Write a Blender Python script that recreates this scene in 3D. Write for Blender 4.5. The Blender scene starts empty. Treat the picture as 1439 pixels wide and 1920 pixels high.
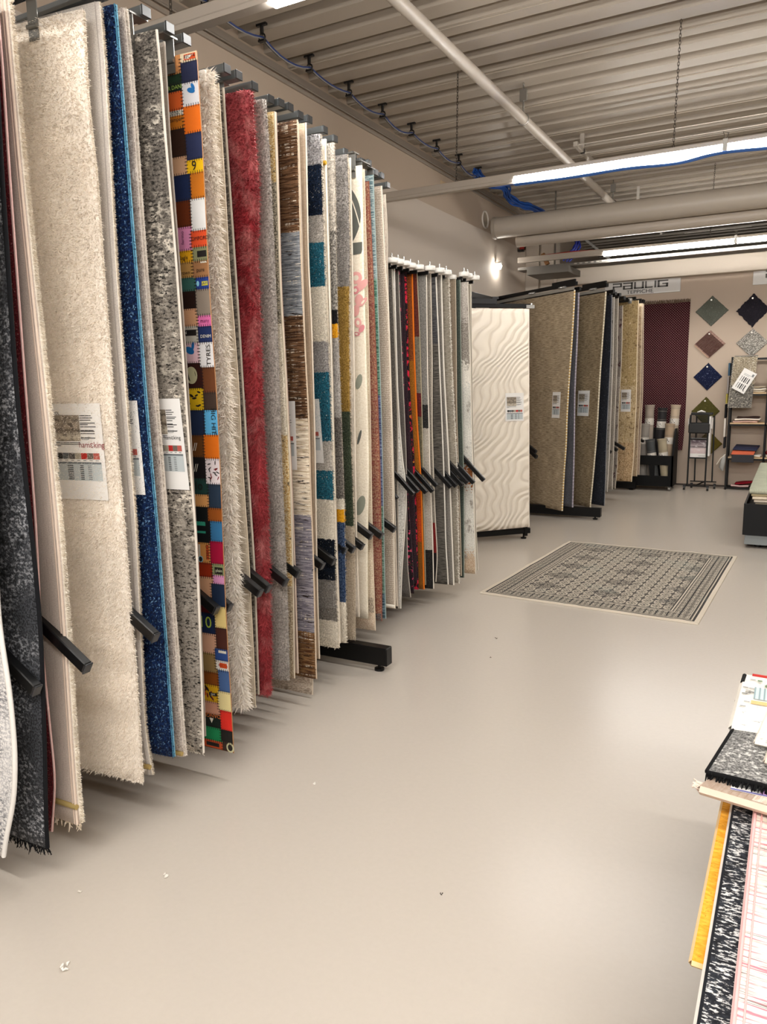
import bpy, math, random
import numpy as np
from mathutils import Vector, Matrix

random.seed(7)
RNG = np.random.default_rng(11)
SC = bpy.context.scene
COL = SC.collection
rad = math.radians


def lin(h, k=1.0):
    h = h.lstrip('#')
    o = []
    for i in (0, 2, 4):
        c = int(h[i:i + 2], 16) / 255
        o.append((c / 12.92 if c <= .04045 else ((c + .055) / 1.055) ** 2.4) * k)
    return (o[0], o[1], o[2], 1)


# ------------------------------------------------------------------ objects
def link(o, parent=None):
    COL.objects.link(o)
    if parent is not None:
        o.parent = parent
    return o


def tag(o, label=None, cat=None, group=None, kind=None):
    if label: o['label'] = label
    if cat: o['category'] = cat
    if group: o['group'] = group
    if kind: o['kind'] = kind
    return o


def empty(name, loc, label, cat, group=None):
    o = bpy.data.objects.new(name, None)
    o.location = loc
    o.empty_display_size = .05
    link(o)
    return tag(o, label, cat, group)


class MB:
    """collects faces of one mesh"""

    def __init__(s):
        s.v, s.f, s.m, s.uv, s.sm = [], [], [], [], []

    def face(s, pts, m=0, uv=None, smooth=False):
        n = len(s.v)
        s.v += [tuple(p) for p in pts]
        s.f.append(tuple(range(n, n + len(pts))))
        s.m.append(m)
        s.uv.append(uv or [(0, 0)] * len(pts))
        s.sm.append(smooth)

    def mesh(s, vs, fs, m=0, uvs=None, smooth=False):
        n = len(s.v)
        s.v += [tuple(p) for p in vs]
        for f in fs:
            s.f.append(tuple(i + n for i in f))
            s.m.append(m)
            s.uv.append([uvs[i] for i in f] if uvs else [(0, 0)] * len(f))
            s.sm.append(smooth)

    def box(s, x0, x1, y0, y1, z0, z1, m=0, M=None, b=0):
        if b:
            return s.bbox(x0, x1, y0, y1, z0, z1, m, M, b)
        vs = [Vector((x, y, z)) for x in (x0, x1) for y in (y0, y1) for z in (z0, z1)]
        if M is not None: vs = [M @ p for p in vs]
        s.mesh(vs, [(0, 1, 3, 2), (4, 6, 7, 5), (0, 4, 5, 1), (2, 3, 7, 6), (0, 2, 6, 4), (1, 5, 7, 3)], m)

    def bbox(s, x0, x1, y0, y1, z0, z1, m, M, b):
        """bevelled box"""
        c = Vector(((x0 + x1) / 2, (y0 + y1) / 2, (z0 + z1) / 2))
        h = Vector((abs(x1 - x0) / 2, abs(y1 - y0) / 2, abs(z1 - z0) / 2))
        b = min(b, h.x * .95, h.y * .95, h.z * .95)
        idx, vs = {}, []
        for sx in (-1, 1):
            for sy in (-1, 1):
                for sz in (-1, 1):
                    for ax in range(3):
                        p = Vector((sx * (h.x - b), sy * (h.y - b), sz * (h.z - b)))
                        p[ax] = (sx, sy, sz)[ax] * h[ax]
                        idx[sx, sy, sz, ax] = len(vs)
                        p = p + c
                        vs.append(M @ p if M is not None else p)
        fs = []
        S = (-1, 1)
        for ax in range(3):
            o1, o2 = [(1, 2), (2, 0), (0, 1)][ax]
            for sg in S:
                q = []
                for a, bb in ((-1, -1), (1, -1), (1, 1), (-1, 1)):
                    k = [0, 0, 0]; k[ax] = sg; k[o1] = a; k[o2] = bb
                    q.append(idx[k[0], k[1], k[2], ax])
                fs.append(q if sg > 0 else q[::-1])
        for ax in range(3):
            o1, o2 = [(1, 2), (2, 0), (0, 1)][ax]
            for a in S:
                for bb in S:
                    q = []
                    for e, which in ((-1, o1), (1, o1), (1, o2), (-1, o2)):
                        k = [0, 0, 0]; k[ax] = e; k[o1] = a; k[o2] = bb
                        q.append(idx[k[0], k[1], k[2], which])
                    fs.append(q if a * bb < 0 else q[::-1])
        for sx in S:
            for sy in S:
                for sz in S:
                    q = [idx[sx, sy, sz, 0], idx[sx, sy, sz, 1], idx[sx, sy, sz, 2]]
                    fs.append(q if sx * sy * sz > 0 else q[::-1])
        s.mesh(vs, fs, m)

    def tube(s, pts, r, n=10, m=0, cap=True, closed=False):
        pts = [Vector(p) for p in pts]
        N = len(pts)
        rr = r if isinstance(r, (list, tuple)) else [r] * N
        vs, fs, uvs = [], [], []
        ref = None
        for i, p in enumerate(pts):
            if closed:
                t = pts[(i + 1) % N] - pts[i - 1]
            else:
                t = pts[min(i + 1, N - 1)] - pts[max(i - 1, 0)]
            t.normalize()
            if ref is None:
                ref = Vector((0, 0, 1)) if abs(t.z) < .9 else Vector((1, 0, 0))
            a = (ref - t * ref.dot(t)).normalized()
            ref = a
            bb = t.cross(a)
            for k in range(n):
                an = 2 * math.pi * k / n
                vs.append(p + (a * math.cos(an) + bb * math.sin(an)) * rr[i]); uvs.append((an * rr[i], p.z))
        for i in range(N if closed else N - 1):
            j = (i + 1) % N
            for k in range(n):
                l = (k + 1) % n
                fs.append((i * n + k, i * n + l, j * n + l, j * n + k))
        s.mesh(vs, fs, m, uvs, smooth=True)
        if cap and not closed:
            s.face(vs[:n][::-1], m)
            s.face(vs[-n:], m)

    def cyl(s, a, b, r, n=20, m=0, r2=None):
        s.tube([a, b], [r, r if r2 is None else r2], n, m)

    def bar(s, a, b, w, h, m=0, up=(0, 0, 1), bev=0):
        """box beam from a to b, w wide, h high"""
        a, b = Vector(a), Vector(b)
        t = (b - a); L = t.length; t.normalize()
        sd = t.cross(Vector(up)).normalized()
        u = sd.cross(t)
        M = Matrix(((t.x, sd.x, u.x, a.x), (t.y, sd.y, u.y, a.y), (t.z, sd.z, u.z, a.z), (0, 0, 0, 1)))
        s.box(0, L, -w / 2, w / 2, -h / 2, h / 2, m, M, bev)

    def build(s, name, mats, parent=None, loc=None):
        me = bpy.data.meshes.new(name)
        me.from_pydata(s.v, [], s.f)
        if not isinstance(mats, (list, tuple)): mats = [mats]
        for m in mats: me.materials.append(m)
        me.polygons.foreach_set('material_index', s.m)
        me.polygons.foreach_set('use_smooth', s.sm)
        uvl = me.uv_layers.new(name='UVMap')
        flat = [c for q in s.uv for p in q for c in p]
        uvl.data.foreach_set('uv', flat)
        me.update()
        o = bpy.data.objects.new(name, me)
        if loc is not None: o.location = loc
        return link(o, parent)


def weld(o, d=1e-5):
    import bmesh
    bm = bmesh.new(); bm.from_mesh(o.data)
    bmesh.ops.remove_doubles(bm, verts=bm.verts, dist=d)
    bm.to_mesh(o.data); bm.free()
    return o


# ------------------------------------------------------------------ materials
class G:
    def __init__(s, name):
        s.mat = bpy.data.materials.new(name)
        s.mat.use_nodes = True
        s.nt = s.mat.node_tree
        s.nt.nodes.clear()
        s.out = s.nt.nodes.new('ShaderNodeOutputMaterial')
        s.p = s.nt.nodes.new('ShaderNodeBsdfPrincipled')
        s.nt.links.new(s.p.outputs[0], s.out.inputs[0])

    def set(s, sock, v):
        if v is None: return
        if isinstance(v, bpy.types.NodeSocket):
            s.nt.links.new(v, sock)
        else:
            sock.default_value = v

    def n(s, t, ins=(), out=0, **pr):
        nd = s.nt.nodes.new('ShaderNode' + t)
        for k, v in pr.items(): setattr(nd, k, v)
        for k, v in (ins.items() if isinstance(ins, dict) else enumerate(ins)):
            s.set(nd.inputs[k], v)
        return nd.outputs[out]

    def math(s, op, a, b=None, c=None):
        return s.n('Math', [a, b, c][:3 if c is not None else 2 if b is not None else 1], operation=op)

    def uv(s):
        x = s.n('SeparateXYZ', [s.n('UVMap', uv_map='UVMap')])
        return x, x.node.outputs[1]

    def obj(s):
        x = s.n('SeparateXYZ', [s.n('TexCoord', out=3)])
        return x, x.node.outputs[1], x.node.outputs[2]

    def vec(s, x, y, z=0.0):
        return s.n('CombineXYZ', [x, y, z])

    def noise(s, vec, scale=1.0, detail=2.0, rough=.5):
        return s.n('TexNoise', {'Vector': vec, 'Scale': scale, 'Detail': detail, 'Roughness': rough})

    def mr(s, v, a, b, c=0.0, d=1.0):
        return s.n('MapRange', [v, a, b, c, d])

    def mix(s, f, a, b, mode='MIX'):
        nd = s.nt.nodes.new('ShaderNodeMix')
        nd.data_type = 'RGBA'; nd.blend_type = mode
        s.set(nd.inputs[0], f); s.set(nd.inputs[6], a); s.set(nd.inputs[7], b)
        return nd.outputs[2]

    def ramp(s, fac, stops, interp='CONSTANT'):
        nd = s.nt.nodes.new('ShaderNodeValToRGB')
        cr = nd.color_ramp; cr.interpolation = interp
        while len(cr.elements) < len(stops): cr.elements.new(.5)
        while len(cr.elements) > max(1, len(stops)): cr.elements.remove(cr.elements[-1])
        for e, (p, c) in zip(cr.elements, stops):
            e.position = p; e.color = c
        s.set(nd.inputs[0], fac)
        return nd.outputs[0]

    def bump(s, h, strength=.3, dist=.004):
        b = s.n('Bump', {'Height': h, 'Strength': strength, 'Distance': dist})
        s.set(s.p.inputs['Normal'], b)

    def fin(s, col, rough=.6, metal=0.0, spec=None):
        s.set(s.p.inputs['Base Color'], col)
        s.set(s.p.inputs['Roughness'], rough)
        s.set(s.p.inputs['Metallic'], metal)
        if spec is not None: s.set(s.p.inputs['Specular IOR Level'], spec)
        return s.mat


CACHE = {}


def plain(hexc, rough=.6, metal=0.0, var=.05, spec=None):
    k = (hexc, rough, metal, var, spec)
    if k in CACHE: return CACHE[k]
    g = G('paint_' + hexc.strip('#'))
    x, y, z = g.obj()
    nz = g.noise(g.vec(x, y, z), 9.0, 3.0)
    c = lin(hexc)
    col = g.mix(nz, tuple(max(0, q * (1 - var)) for q in c[:3]) + (1,), tuple(min(1, q * (1 + var)) for q in c[:3]) + (1,))
    CACHE[k] = g.fin(col, rough, metal, spec)
    return CACHE[k]


def glow(name, col, strength):
    g = G(name)
    g.set(g.p.inputs['Base Color'], (.9, .9, .9, 1))
    g.set(g.p.inputs['Emission Color'], col)
    g.set(g.p.inputs['Emission Strength'], strength)
    g.set(g.p.inputs['Roughness'], .4)
    return g.mat


def rugmat(name, bands, s=(300, 300), t=(.35, .65), c3=None, s3=(12, 12), t3=(.5, .6), warp=.012, rough=.95,
           bump=.35, blot=.12, c4=None, s4=(6, 6), t4=(.55, .6), grid=None, m3=None):
    """woven / tufted textile; u,v are metres on the cloth. bands = [(height, colour A, colour B)]"""
    g = G('rug_' + name)
    s = tuple(q * .5 if q >= 200 else q for q in s)
    t = (t[0] + .03, t[1] - .03)
    u, v = g.uv()
    na = g.noise(g.vec(g.math('MULTIPLY', u, s[0]), g.math('MULTIPLY', v, s[1])), 1.0, 2.5, .6)
    fac = g.mr(na, t[0], t[1])
    if len(bands) > 1:
        w = g.noise(g.vec(g.math('MULTIPLY', u, 60.0), g.math('MULTIPLY', v, 60.0)), 1.0, 2.0)
        vv = g.math('DIVIDE', g.math('MULTIPLY_ADD', g.math('SUBTRACT', w, .5), warp, v), 2.7)
        bs = sorted(bands)
        A = g.ramp(vv, [(max(0, b[0] / 2.7), lin(b[1])) for b in bs])
        B = g.ramp(vv, [(max(0, b[0] / 2.7), lin(b[2])) for b in bs])
    else:
        A, B = lin(bands[0][1]), lin(bands[0][2])
    col = g.mix(fac, A, B)
    for c, sc, th in ((c3, s3, t3), (c4, s4, t4)):
        if c:
            n3 = g.noise(g.vec(g.math('MULTIPLY', u, sc[0]), g.math('MULTIPLY', v, sc[1]), 3.3), 1.0, 5.0, .65)
            f3 = g.mr(n3, th[0], th[1])
            if m3 and c == c3:
                nm = g.noise(g.vec(g.math('MULTIPLY', u, m3[0]), g.math('MULTIPLY', v, m3[1]), 7.7), 1.0, 2.0)
                f3 = g.math('MULTIPLY', f3, g.mr(nm, m3[2], m3[3]))
            col = g.mix(f3, col, lin(c))
    if grid:
        gc, gu, gv, gw = grid
        fu = g.math('LESS_THAN', g.math('FRACT', g.math('DIVIDE', u, gu)), gw)
        fv = g.math('LESS_THAN', g.math('FRACT', g.math('DIVIDE', v, gv)), gw)
        col = g.mix(g.math('MULTIPLY', g.math('MAXIMUM', fu, fv), .7), col, lin(gc))
    if blot:
        nb = g.noise(g.vec(g.math('MULTIPLY', u, 7.0), g.math('MULTIPLY', v, 5.0), 9.1), 1.0, 2.0)
        k = g.mr(nb, .3, .7, 1 - blot, 1 + blot)
        col = g.mix(1.0, col, g.vec(k, k, k), 'MULTIPLY')
    g.bump(na, bump, .006)
    g.set(g.p.inputs['Sheen Weight'], .04)
    return g.fin(col, rough, 0.0, .2)


def text_mesh(body, size, M, mat, name, parent, extrude=.0, sx=1.0):
    cu = bpy.data.curves.new(name, 'FONT')
    cu.body = body; cu.size = size; cu.align_x = 'CENTER'; cu.align_y = 'CENTER'; cu.extrude = extrude
    cu.resolution_u = 3
    tmp = bpy.data.objects.new(name, cu)
    COL.objects.link(tmp)
    dg = bpy.context.evaluated_depsgraph_get()
    me = bpy.data.meshes.new_from_object(tmp.evaluated_get(dg))
    COL.objects.unlink(tmp)
    bpy.data.objects.remove(tmp)
    S = Matrix.Diagonal((sx, 1, 1, 1))
    me.transform(M @ S)
    me.materials.clear(); me.materials.append(mat)
    return link(bpy.data.objects.new(name, me), parent)


def frame(o, right, up):
    """matrix whose x axis runs along right and y axis along up, at o"""
    r = Vector(right).normalized(); u = Vector(up).normalized(); n = r.cross(u)
    o = Vector(o)
    return Matrix(((r.x, u.x, n.x, o.x), (r.y, u.y, n.y, o.y), (r.z, u.z, n.z, o.z), (0, 0, 0, 1)))


BLACK = plain('#0d0d0e', .38)
BLACKM = plain('#060607', .4, 0, .05, .3)
GREYM = plain('#6d7274', .32, .6)
STEEL = plain('#b9b8b4', .25, .9)
WHITEP = plain('#e6e3de', .45)
PAPER = plain('#e9e6e2', .35)
INK = plain('#2a2a2c', .7)
INKG = plain('#7d8082', .7)
CARDG = plain('#b9c0c1', .5)
WOOD = plain('#d2b48c', .6)

# ------------------------------------------------------------------ camera
CAMH = 1.45
yaw, pit, rol = rad(28.63), rad(9.494), rad(-1.079)
fw = Vector((-math.sin(yaw) * math.cos(pit), math.cos(yaw) * math.cos(pit), -math.sin(pit)))
rt = Vector((math.cos(yaw), math.sin(yaw), 0))
up = rt.cross(fw)
rt2 = rt * math.cos(rol) + up * math.sin(rol)
up2 = -rt * math.sin(rol) + up * math.cos(rol)
cam = bpy.data.cameras.new('camera')
cam.sensor_fit = 'VERTICAL'; cam.sensor_height = 24.0; cam.sensor_width = 18.0
cam.lens = 24.0 * 1410 / 1920
cam.clip_start = .05; cam.clip_end = 100
camo = bpy.data.objects.new('camera', cam)
camo.matrix_world = Matrix(((rt2.x, up2.x, -fw.x, 0), (rt2.y, up2.y, -fw.y, 0), (rt2.z, up2.z, -fw.z, CAMH), (0, 0, 0, 1)))
COL.objects.link(camo)
SC.camera = camo

# ------------------------------------------------------------------ the hall
def struct(name, mb, mats, parent=None):
    o = mb.build(name, mats, parent)
    o['kind'] = 'structure'
    return o


def floor_mat():
    g = G('polished_screed')
    x, y, z = g.obj()
    P = g.vec(x, y, z)
    n1 = g.noise(P, 55.0, 3.0, .6)
    col = g.mix(n1, lin('#bdb4a9'), lin('#c3baaf'))
    rg = .26
    return g.fin(col, rg, 0.0, .5)


def wall_mat(name, a, b):
    g = G(name)
    x, y, z = g.obj()
    P = g.vec(x, y, z)
    n1 = g.noise(P, .9, 3.0)
    n2 = g.noise(P, 160.0, 2.0)
    g.bump(n2, .08, .001)
    return g.fin(g.mix(n1, lin(a), lin(b)), .75, 0.0, .25)


CEILZ = 3.88
W_LOW = wall_mat('white_wall_paint', '#c6b9ab', '#cdc1b4')
W_TAN = wall_mat('tan_beam_paint', '#b7a592', '#beac9a')
W_BACK = wall_mat('beige_back_wall_paint', '#b9a796', '#c2b1a0')
W_FAR = wall_mat('unlit_far_wall_colour', '#8f7f70', '#97887a')  # darker base colour puts the unlit far end's dimness into the wall
CREAM = wall_mat('cream_steel_paint', '#c3b7a9', '#cabfb2')

b = MB(); b.box(-3.75, 9, -8, 17, -.1, 0); struct('floor', b, floor_mat())
b = MB(); b.box(-3.75, -3.56, -8, 17, 0, 3.345); struct('wall_left', b, W_LOW)
b = MB(); b.box(-3.78, -3.6, -8, 17, 3.345, 4.1); struct('wall_left_upper', b, W_TAN)
b = MB(); b.box(9, 9.15, -8, 17, 0, 4.1); struct('wall_right', b, W_LOW)
b = MB(); b.box(-3.75, 9.15, -8.15, -8, 0, 4.1); struct('wall_rear', b, W_LOW)
b = MB(); b.box(-3.56, 9, 11.25, 11.4, 0, 2.98); struct('wall_back', b, W_BACK)
b = MB(); b.box(-3.75, 9.15, 17, 17.15, 0, 4.1); struct('wall_far', b, W_FAR)
b = MB(); b.box(-3.14, 9, 11.1, 11.42, 2.83, 3.05, b=.006); b.box(-3.14, 9, 11.08, 11.1, 2.83, 2.845)
struct('trim_1', b, CREAM)
b = MB(); b.box(-3.14, 9, 11.235, 11.25, 0, .02); struct('baseboard_back', b, plain('#3b2f28', .7))
b = MB()
b.box(-3.56, -3.365, 10.95, 11.25, 0, 3.6, b=.008); b.box(-3.365, -3.335, 11.0, 11.25, 0, 3.6)
b.box(-3.335, -3.14, 10.95, 11.25, 0, 3.6, b=.008)
struct('column', b, CREAM)


def ceil_mat():
    g = G('painted_trapezoid_sheet')
    x, y, z = g.obj()
    n = g.noise(g.vec(g.math('MULTIPLY', x, .6), g.math('MULTIPLY', y, 5.0)), 1.0, 4.0)
    return g.fin(g.mix(n, lin('#a59a8c'), lin('#b0a597')), .42, 0.0, .5)


# trapezoid steel roof deck, ribs running across the hall
b = MB()
P = .293
y = -8.0
k = 0
prof = []
while y < 17.1:
    prof += [(y, CEILZ), (y + .155, CEILZ), (y + .172, CEILZ + .15), (y + .276, CEILZ + .15)]
    y += P; k += 1
prof.append((y, CEILZ))
for (y0, z0), (y1, z1) in zip(prof, prof[1:]):
    b.face([(-3.7, y0, z0), (-3.7, y1, z1), (9.1, y1, z1), (9.1, y0, z0)])
for i in range(0, k, 3):          # lap seams
    ys = -8 + i * P + .03
    b.box(-3.6, 9, ys, ys + .012, CEILZ - .006, CEILZ)
b.face([(-3.8, -8.2, 4.16), (9.2, -8.2, 4.15), (9.2, 17.2, 4.15), (-3.8, 17.2, 4.15)])
struct('ceiling', b, ceil_mat())
# cornice trim and conduit along the top of the left wall
b = MB()
b.box(-3.6, -3.575, -8, 11.3, 3.80, 3.85); b.box(-3.6, -3.585, -8, 11.3, 3.75, 3.775)
struct('trim_2', b, plain('#9b8f82', .5))
b = MB(); b.tube([(-3.57, -8, 3.79), (-3.57, 11.2, 3.79)], .008, 8)
tag(b.build('wall_conduit', plain('#8a7f73', .5)), 'thin grey conduit running along the top edge of the long left wall', 'conduit')

# ------------------------------------------------------------------ ceiling services
LED = glow('led_diffuser', (1.0, .98, .945, 1), 58.0)
LED_MID = glow('led_diffuser_mid', (1.0, .975, .94, 1), 33.0)
LED_FAR = glow('led_diffuser_far', (1.0, .965, .91, 1), 27.0)
TRUNK = plain('#b8afa4', .4, 0, .03)


def chain(mb, p, z0, z1, tilt=0):
    z = z0; i = 0
    L, r = .024, .002
    while z < z1 - .01:
        a = i % 2 * math.pi / 2
        c, s_ = math.cos(a) * .0065, math.sin(a) * .0065
        cx = p[0] + tilt * (z - z0)
        pts = []
        for q in range(10):
            an = 2 * math.pi * q / 10
            pts.append((cx + c * math.cos(an), p[1] + s_ * math.cos(an), z + L / 2 + (L / 2 + .004) * math.sin(an)))
        mb.tube(pts, r, 5, closed=True)
        z += L * .92; i += 1


def light_bar(Y, Z, x0, xlit, xend, label, chains):
    e = empty('light_bar', (x0, Y, Z), label, 'ceiling light', 'long light bars hung across the hall')
    I = Matrix.Translation((-x0, -Y, -Z))

    def P_(mb, name, mats):
        o = mb.build(name, mats, e); o.data.transform(I); return o
    m = MB(); m.box(x0, xend, Y - .03, Y + .03, Z, Z + .05, b=.004)
    m.box(x0, xlit - .01, Y - .027, Y + .027, Z - .02, Z)
    P_(m, 'trunking', TRUNK)
    x = xlit
    while x < xend - .3:
        m = MB()
        x1 = min(x + 1.47, xend)
        pr = [(-.03, .02), (-.033, .0), (-.028, -.022), (-.014, -.034), (.014, -.034), (.028, -.022), (.033, 0), (.03, .02)]
        for (a0, b0), (a1, b1) in zip(pr, pr[1:]):
            m.face([(x, Y + a0, Z + b0), (x1, Y + a0, Z + b0), (x1, Y + a1, Z + b1), (x, Y + a1, Z + b1)][::-1])
        for xx in (x, x1):
            m.face([(xx, Y + a_, Z + b_) for a_, b_ in pr])
        P_(m, 'diffuser', LED if Y < 1 else LED_MID if Y < 5 else LED_FAR)
        m = MB(); m.box(x1, x1 + .03, Y - .036, Y + .036, Z - .03, Z + .052)
        m.tube([(x1 + .015, Y - .03, Z + .05), (x1 + .0, Y - .02, Z + .1), (x1 + .03, Y + .02, Z + .1), (x1 + .015, Y + .03, Z + .05)], .003, 6)
        P_(m, 'joint_bracket', STEEL)
        x = x1 + .03
    for cx in chains:
        m = MB(); chain(m, (cx, Y), Z + .05, CEILZ - .005, .02)
        P_(m, 'chain', plain('#4d463f', .5, .5))
    return e


light_bar(2.73, 3.0, -3.4, -1.95, 2.4, 'nearest bright light bar crossing above the front rug rack', (-2.5, -.6))
light_bar(5.9, 3.0, -3.5, -2.01, 2.4, 'bright light bar in mid hall with a blue cable sagging below it', (-2.5, -.86, 1.5))
light_bar(9.85, 3.02, -3.3, -2.2, 2.4, 'bright light bar above the perforated cable tray near the back wall', (-.99, 1.5))
light_bar(-.4, 3.0, -3.4, -1.95, 2.4, 'light bar overhead behind the viewpoint', (-2.5, -.6))
light_bar(-3.6, 3.0, -3.4, -1.95, 2.4, 'light bar overhead at the rear of the hall', (-2.5, -.6))

# white pipe hung below the deck
e = empty('ceiling_pipe', (-2.12, 4, 3.6), 'long straight white pipe hung below the ribbed ceiling, passing over the duct', 'pipe')
I = Matrix.Translation((2.12, -4, -3.6))
m = MB(); m.tube([(-2.12, 2.0, 3.6), (-2.12, 6.4, 3.6), (-2.12, 11.05, 3.6)], .04, 16)
o = m.build('pipe_run', plain('#c0b6aa', .35), e); o.data.transform(I)
for yy in (6.42, 9.9):
    m = MB(); m.tube([(-2.12 + .045 * math.cos(a), yy, 3.6 + .045 * math.sin(a)) for a in np.linspace(0, 6.28, 14)[:-1]], .006, 6, closed=True)
    m.box(-2.125, -2.115, yy - .012, yy + .012, 3.64, CEILZ); m.box(-2.15, -2.09, yy - .015, yy + .015, 3.74, 3.83)
    o = m.build('hanger', STEEL, e); o.data.transform(I)

# ventilation duct with smaller pipe under it
e = empty('air_duct', (-3.3, 9.35, 3.35), 'thick beige ventilation duct running across the hall from the left wall', 'duct')
I = Matrix.Translation((3.3, -9.35, -3.35))
m = MB(); m.tube([(-3.42, 9.35, 3.37), (9, 9.35, 3.37)], .125, 32)
for xx in (-2.55, .3, 3.2): m.tube([(xx, 9.35, 3.37), (xx + .03, 9.35, 3.37)], .128, 32)
o = m.build('duct_tube', plain('#b0a597', .45), e); o.data.transform(I)
m = MB(); m.tube([(-3.45, 9.35, 3.37), (-3.41, 9.35, 3.37)], .133, 32)
o = m.build('end_cap', plain('#a2978a', .45), e); o.data.transform(I)
m = MB(); m.tube([(-3.2, 9.5, 3.21), (9, 9.5, 3.21)], .07, 24)
tag(m.build('lower_pipe', plain('#b9ad9f', .45)), 'slimmer beige pipe lying just below the thick duct', 'pipe')
# thin rails near the far ceiling
m = MB()
for i, (yy, zz) in enumerate(((10.4, 3.62), (10.9, 3.62), (11.6, 3.62), (12.4, 3.6))):
    m.tube([(-1.9 + .1 * i, yy, zz), (-.7, yy, zz)], .008, 8)
m.box(-1.93, -1.9, 10.35, 12.5, 3.63, 3.66); m.box(-1.93, -1.9, 10.38, 10.42, 3.6, CEILZ); m.box(-1.93, -1.9, 12.3, 12.34, 3.6, CEILZ)
tag(m.build('sprinkler_rail', plain('#cfc9c0', .3, .5)), 'set of thin pale rails hung under the ceiling beyond the duct', 'rail')
m = MB()
for yy, x0 in ((7.75, -2.0), (8.05, -2.0), (8.35, -2.0)): m.tube([(x0, yy, 3.72), (9, yy, 3.72)], .007, 8)
m.box(-2.04, -2.0, 7.7, 8.4, 3.7, 3.74); m.box(-2.04, -2.0, 7.95, 7.99, 3.7, CEILZ); m.tube([(-2.02, 8.2, 3.6), (-2.02, 8.2, 3.72)], .02, 8)
tag(m.build('sprinkler_rail', plain('#c4bcb1', .3, .5)), 'thin pale rails hung from a clamp just in front of the duct', 'rail')

# cable run with clips below the deck along the left wall
e = empty('cable_run', (-3.33, 5, 3.83), 'grey and blue cables sagging between black clips along the top of the left wall', 'cable')
I = Matrix.Translation((3.33, -5, -3.83))
ys = [1.66 + .57 * i for i in range(13)]
for j, (mt, dx, dz) in enumerate(((plain('#a8a39c', .5), 0, 0), (plain('#1b3676', .5), .01, -.006), (plain('#39404a', .5), -.01, -.004), (plain('#8f8b88', .5), .004, -.012))):
    m = MB(); pts = []
    for i in range(len(ys) - 1):
        for q in range(6):
            t_ = q / 6
            sag = (.03 + .012 * ((i * 7 + j * 3) % 3)) * 4 * t_ * (1 - t_)
            pts.append((-3.33 + dx, ys[i] + t_ * .57, 3.8 + dz - sag))
    m.tube(pts, .0055, 6)
    o = m.build('cable_strand', mt, e); o.data.transform(I)
for yy in ys:
    m = MB(); m.box(-3.37, -3.29, yy - .012, yy + .012, 3.865, 3.88); m.box(-3.337, -3.323, yy - .012, yy + .012, 3.81, 3.87)
    m.tube([(-3.33 + .026 * math.cos(a), yy, 3.793 + .024 * math.sin(a)) for a in np.linspace(0, 6.28, 11)[:-1]], .006, 5, closed=True)
    m.box(-3.356, -3.304, yy - .014, yy + .014, 3.765, 3.778)
    o = m.build('clip', BLACK, e); o.data.transform(I)


def bundle(pts, n, r, spread, col, name, label):
    m = MB()
    pts = [Vector(p) for p in pts]
    fine = []
    for i in range(len(pts) - 1):
        p0, p1, p2, p3 = pts[max(i - 1, 0)], pts[i], pts[i + 1], pts[min(i + 2, len(pts) - 1)]
        for q in range(8):
            t = q / 8
            fine.append(.5 * ((2 * p1) + (p2 - p0) * t + (2 * p0 - 5 * p1 + 4 * p2 - p3) * t * t + (3 * p1 - p0 - 3 * p2 + p3) * t ** 3))
    fine.append(pts[-1])
    for k in range(n):
        an = k * 2.4; rr = spread * math.sqrt((k + .3) / n)
        off = Vector((rr * math.cos(an), rr * .5 * math.cos(an), rr * math.sin(an)))
        m.tube([p + off * (1 + .25 * math.sin(i * .7 + k)) for i, p in enumerate(fine)], r, 6)
    return tag(m.build(name, plain(col, .5)), label, 'cable')


bundle([(-3.33, 8.4, 3.81), (-3.30, 8.7, 3.76), (-3.17, 8.93, 3.73), (-3.22, 9.2, 3.69), (-3.21, 9.6, 3.68), (-3.13, 9.85, 3.68), (-3.18, 10.5, 3.72)],
       9, .012, .04, '#1c4fa0', 'cable_bundle', 'thick blue cable bundle drooping from the ceiling above the duct end')
bundle([(-2.95, 8.9, 3.75), (-2.86, 7.9, 3.5), (-2.3, 6.1, 3.05)], 3, .009, .012, '#2458ad', 'cable_bundle',
       'short blue cable branch joining the mid hall light bar from the ceiling')
bundle([(-2.0, 5.87, 2.955), (-1.5, 5.86, 2.945), (-1.2, 5.86, 2.95), (-.82, 5.86, 2.935), (-.55, 5.86, 2.96), (-.2, 5.86, 2.945), (.5, 5.86, 2.94), (1.4, 5.86, 2.96)],
       2, .008, .008, '#2f5fa8', 'cable_bundle', 'blue cable sagging along the underside of the mid hall light bar')
bundle([(-2.87, 10.75, 3.47), (-2.75, 10.7, 3.36), (-2.76, 10.65, 3.24), (-2.87, 10.6, 3.1)], 7, .012, .04, '#1b2a86', 'cable_bundle',
       'dark blue cable bundle curving down onto the cable tray by the column')
bundle([(-3.0, 10.02, 3.09), (-2.7, 10.02, 3.1), (-2.3, 10.02, 3.09)], 2, .009, .01, '#a83226', 'cable_bundle',
       'red cable lying in the cable tray near the column')
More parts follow.
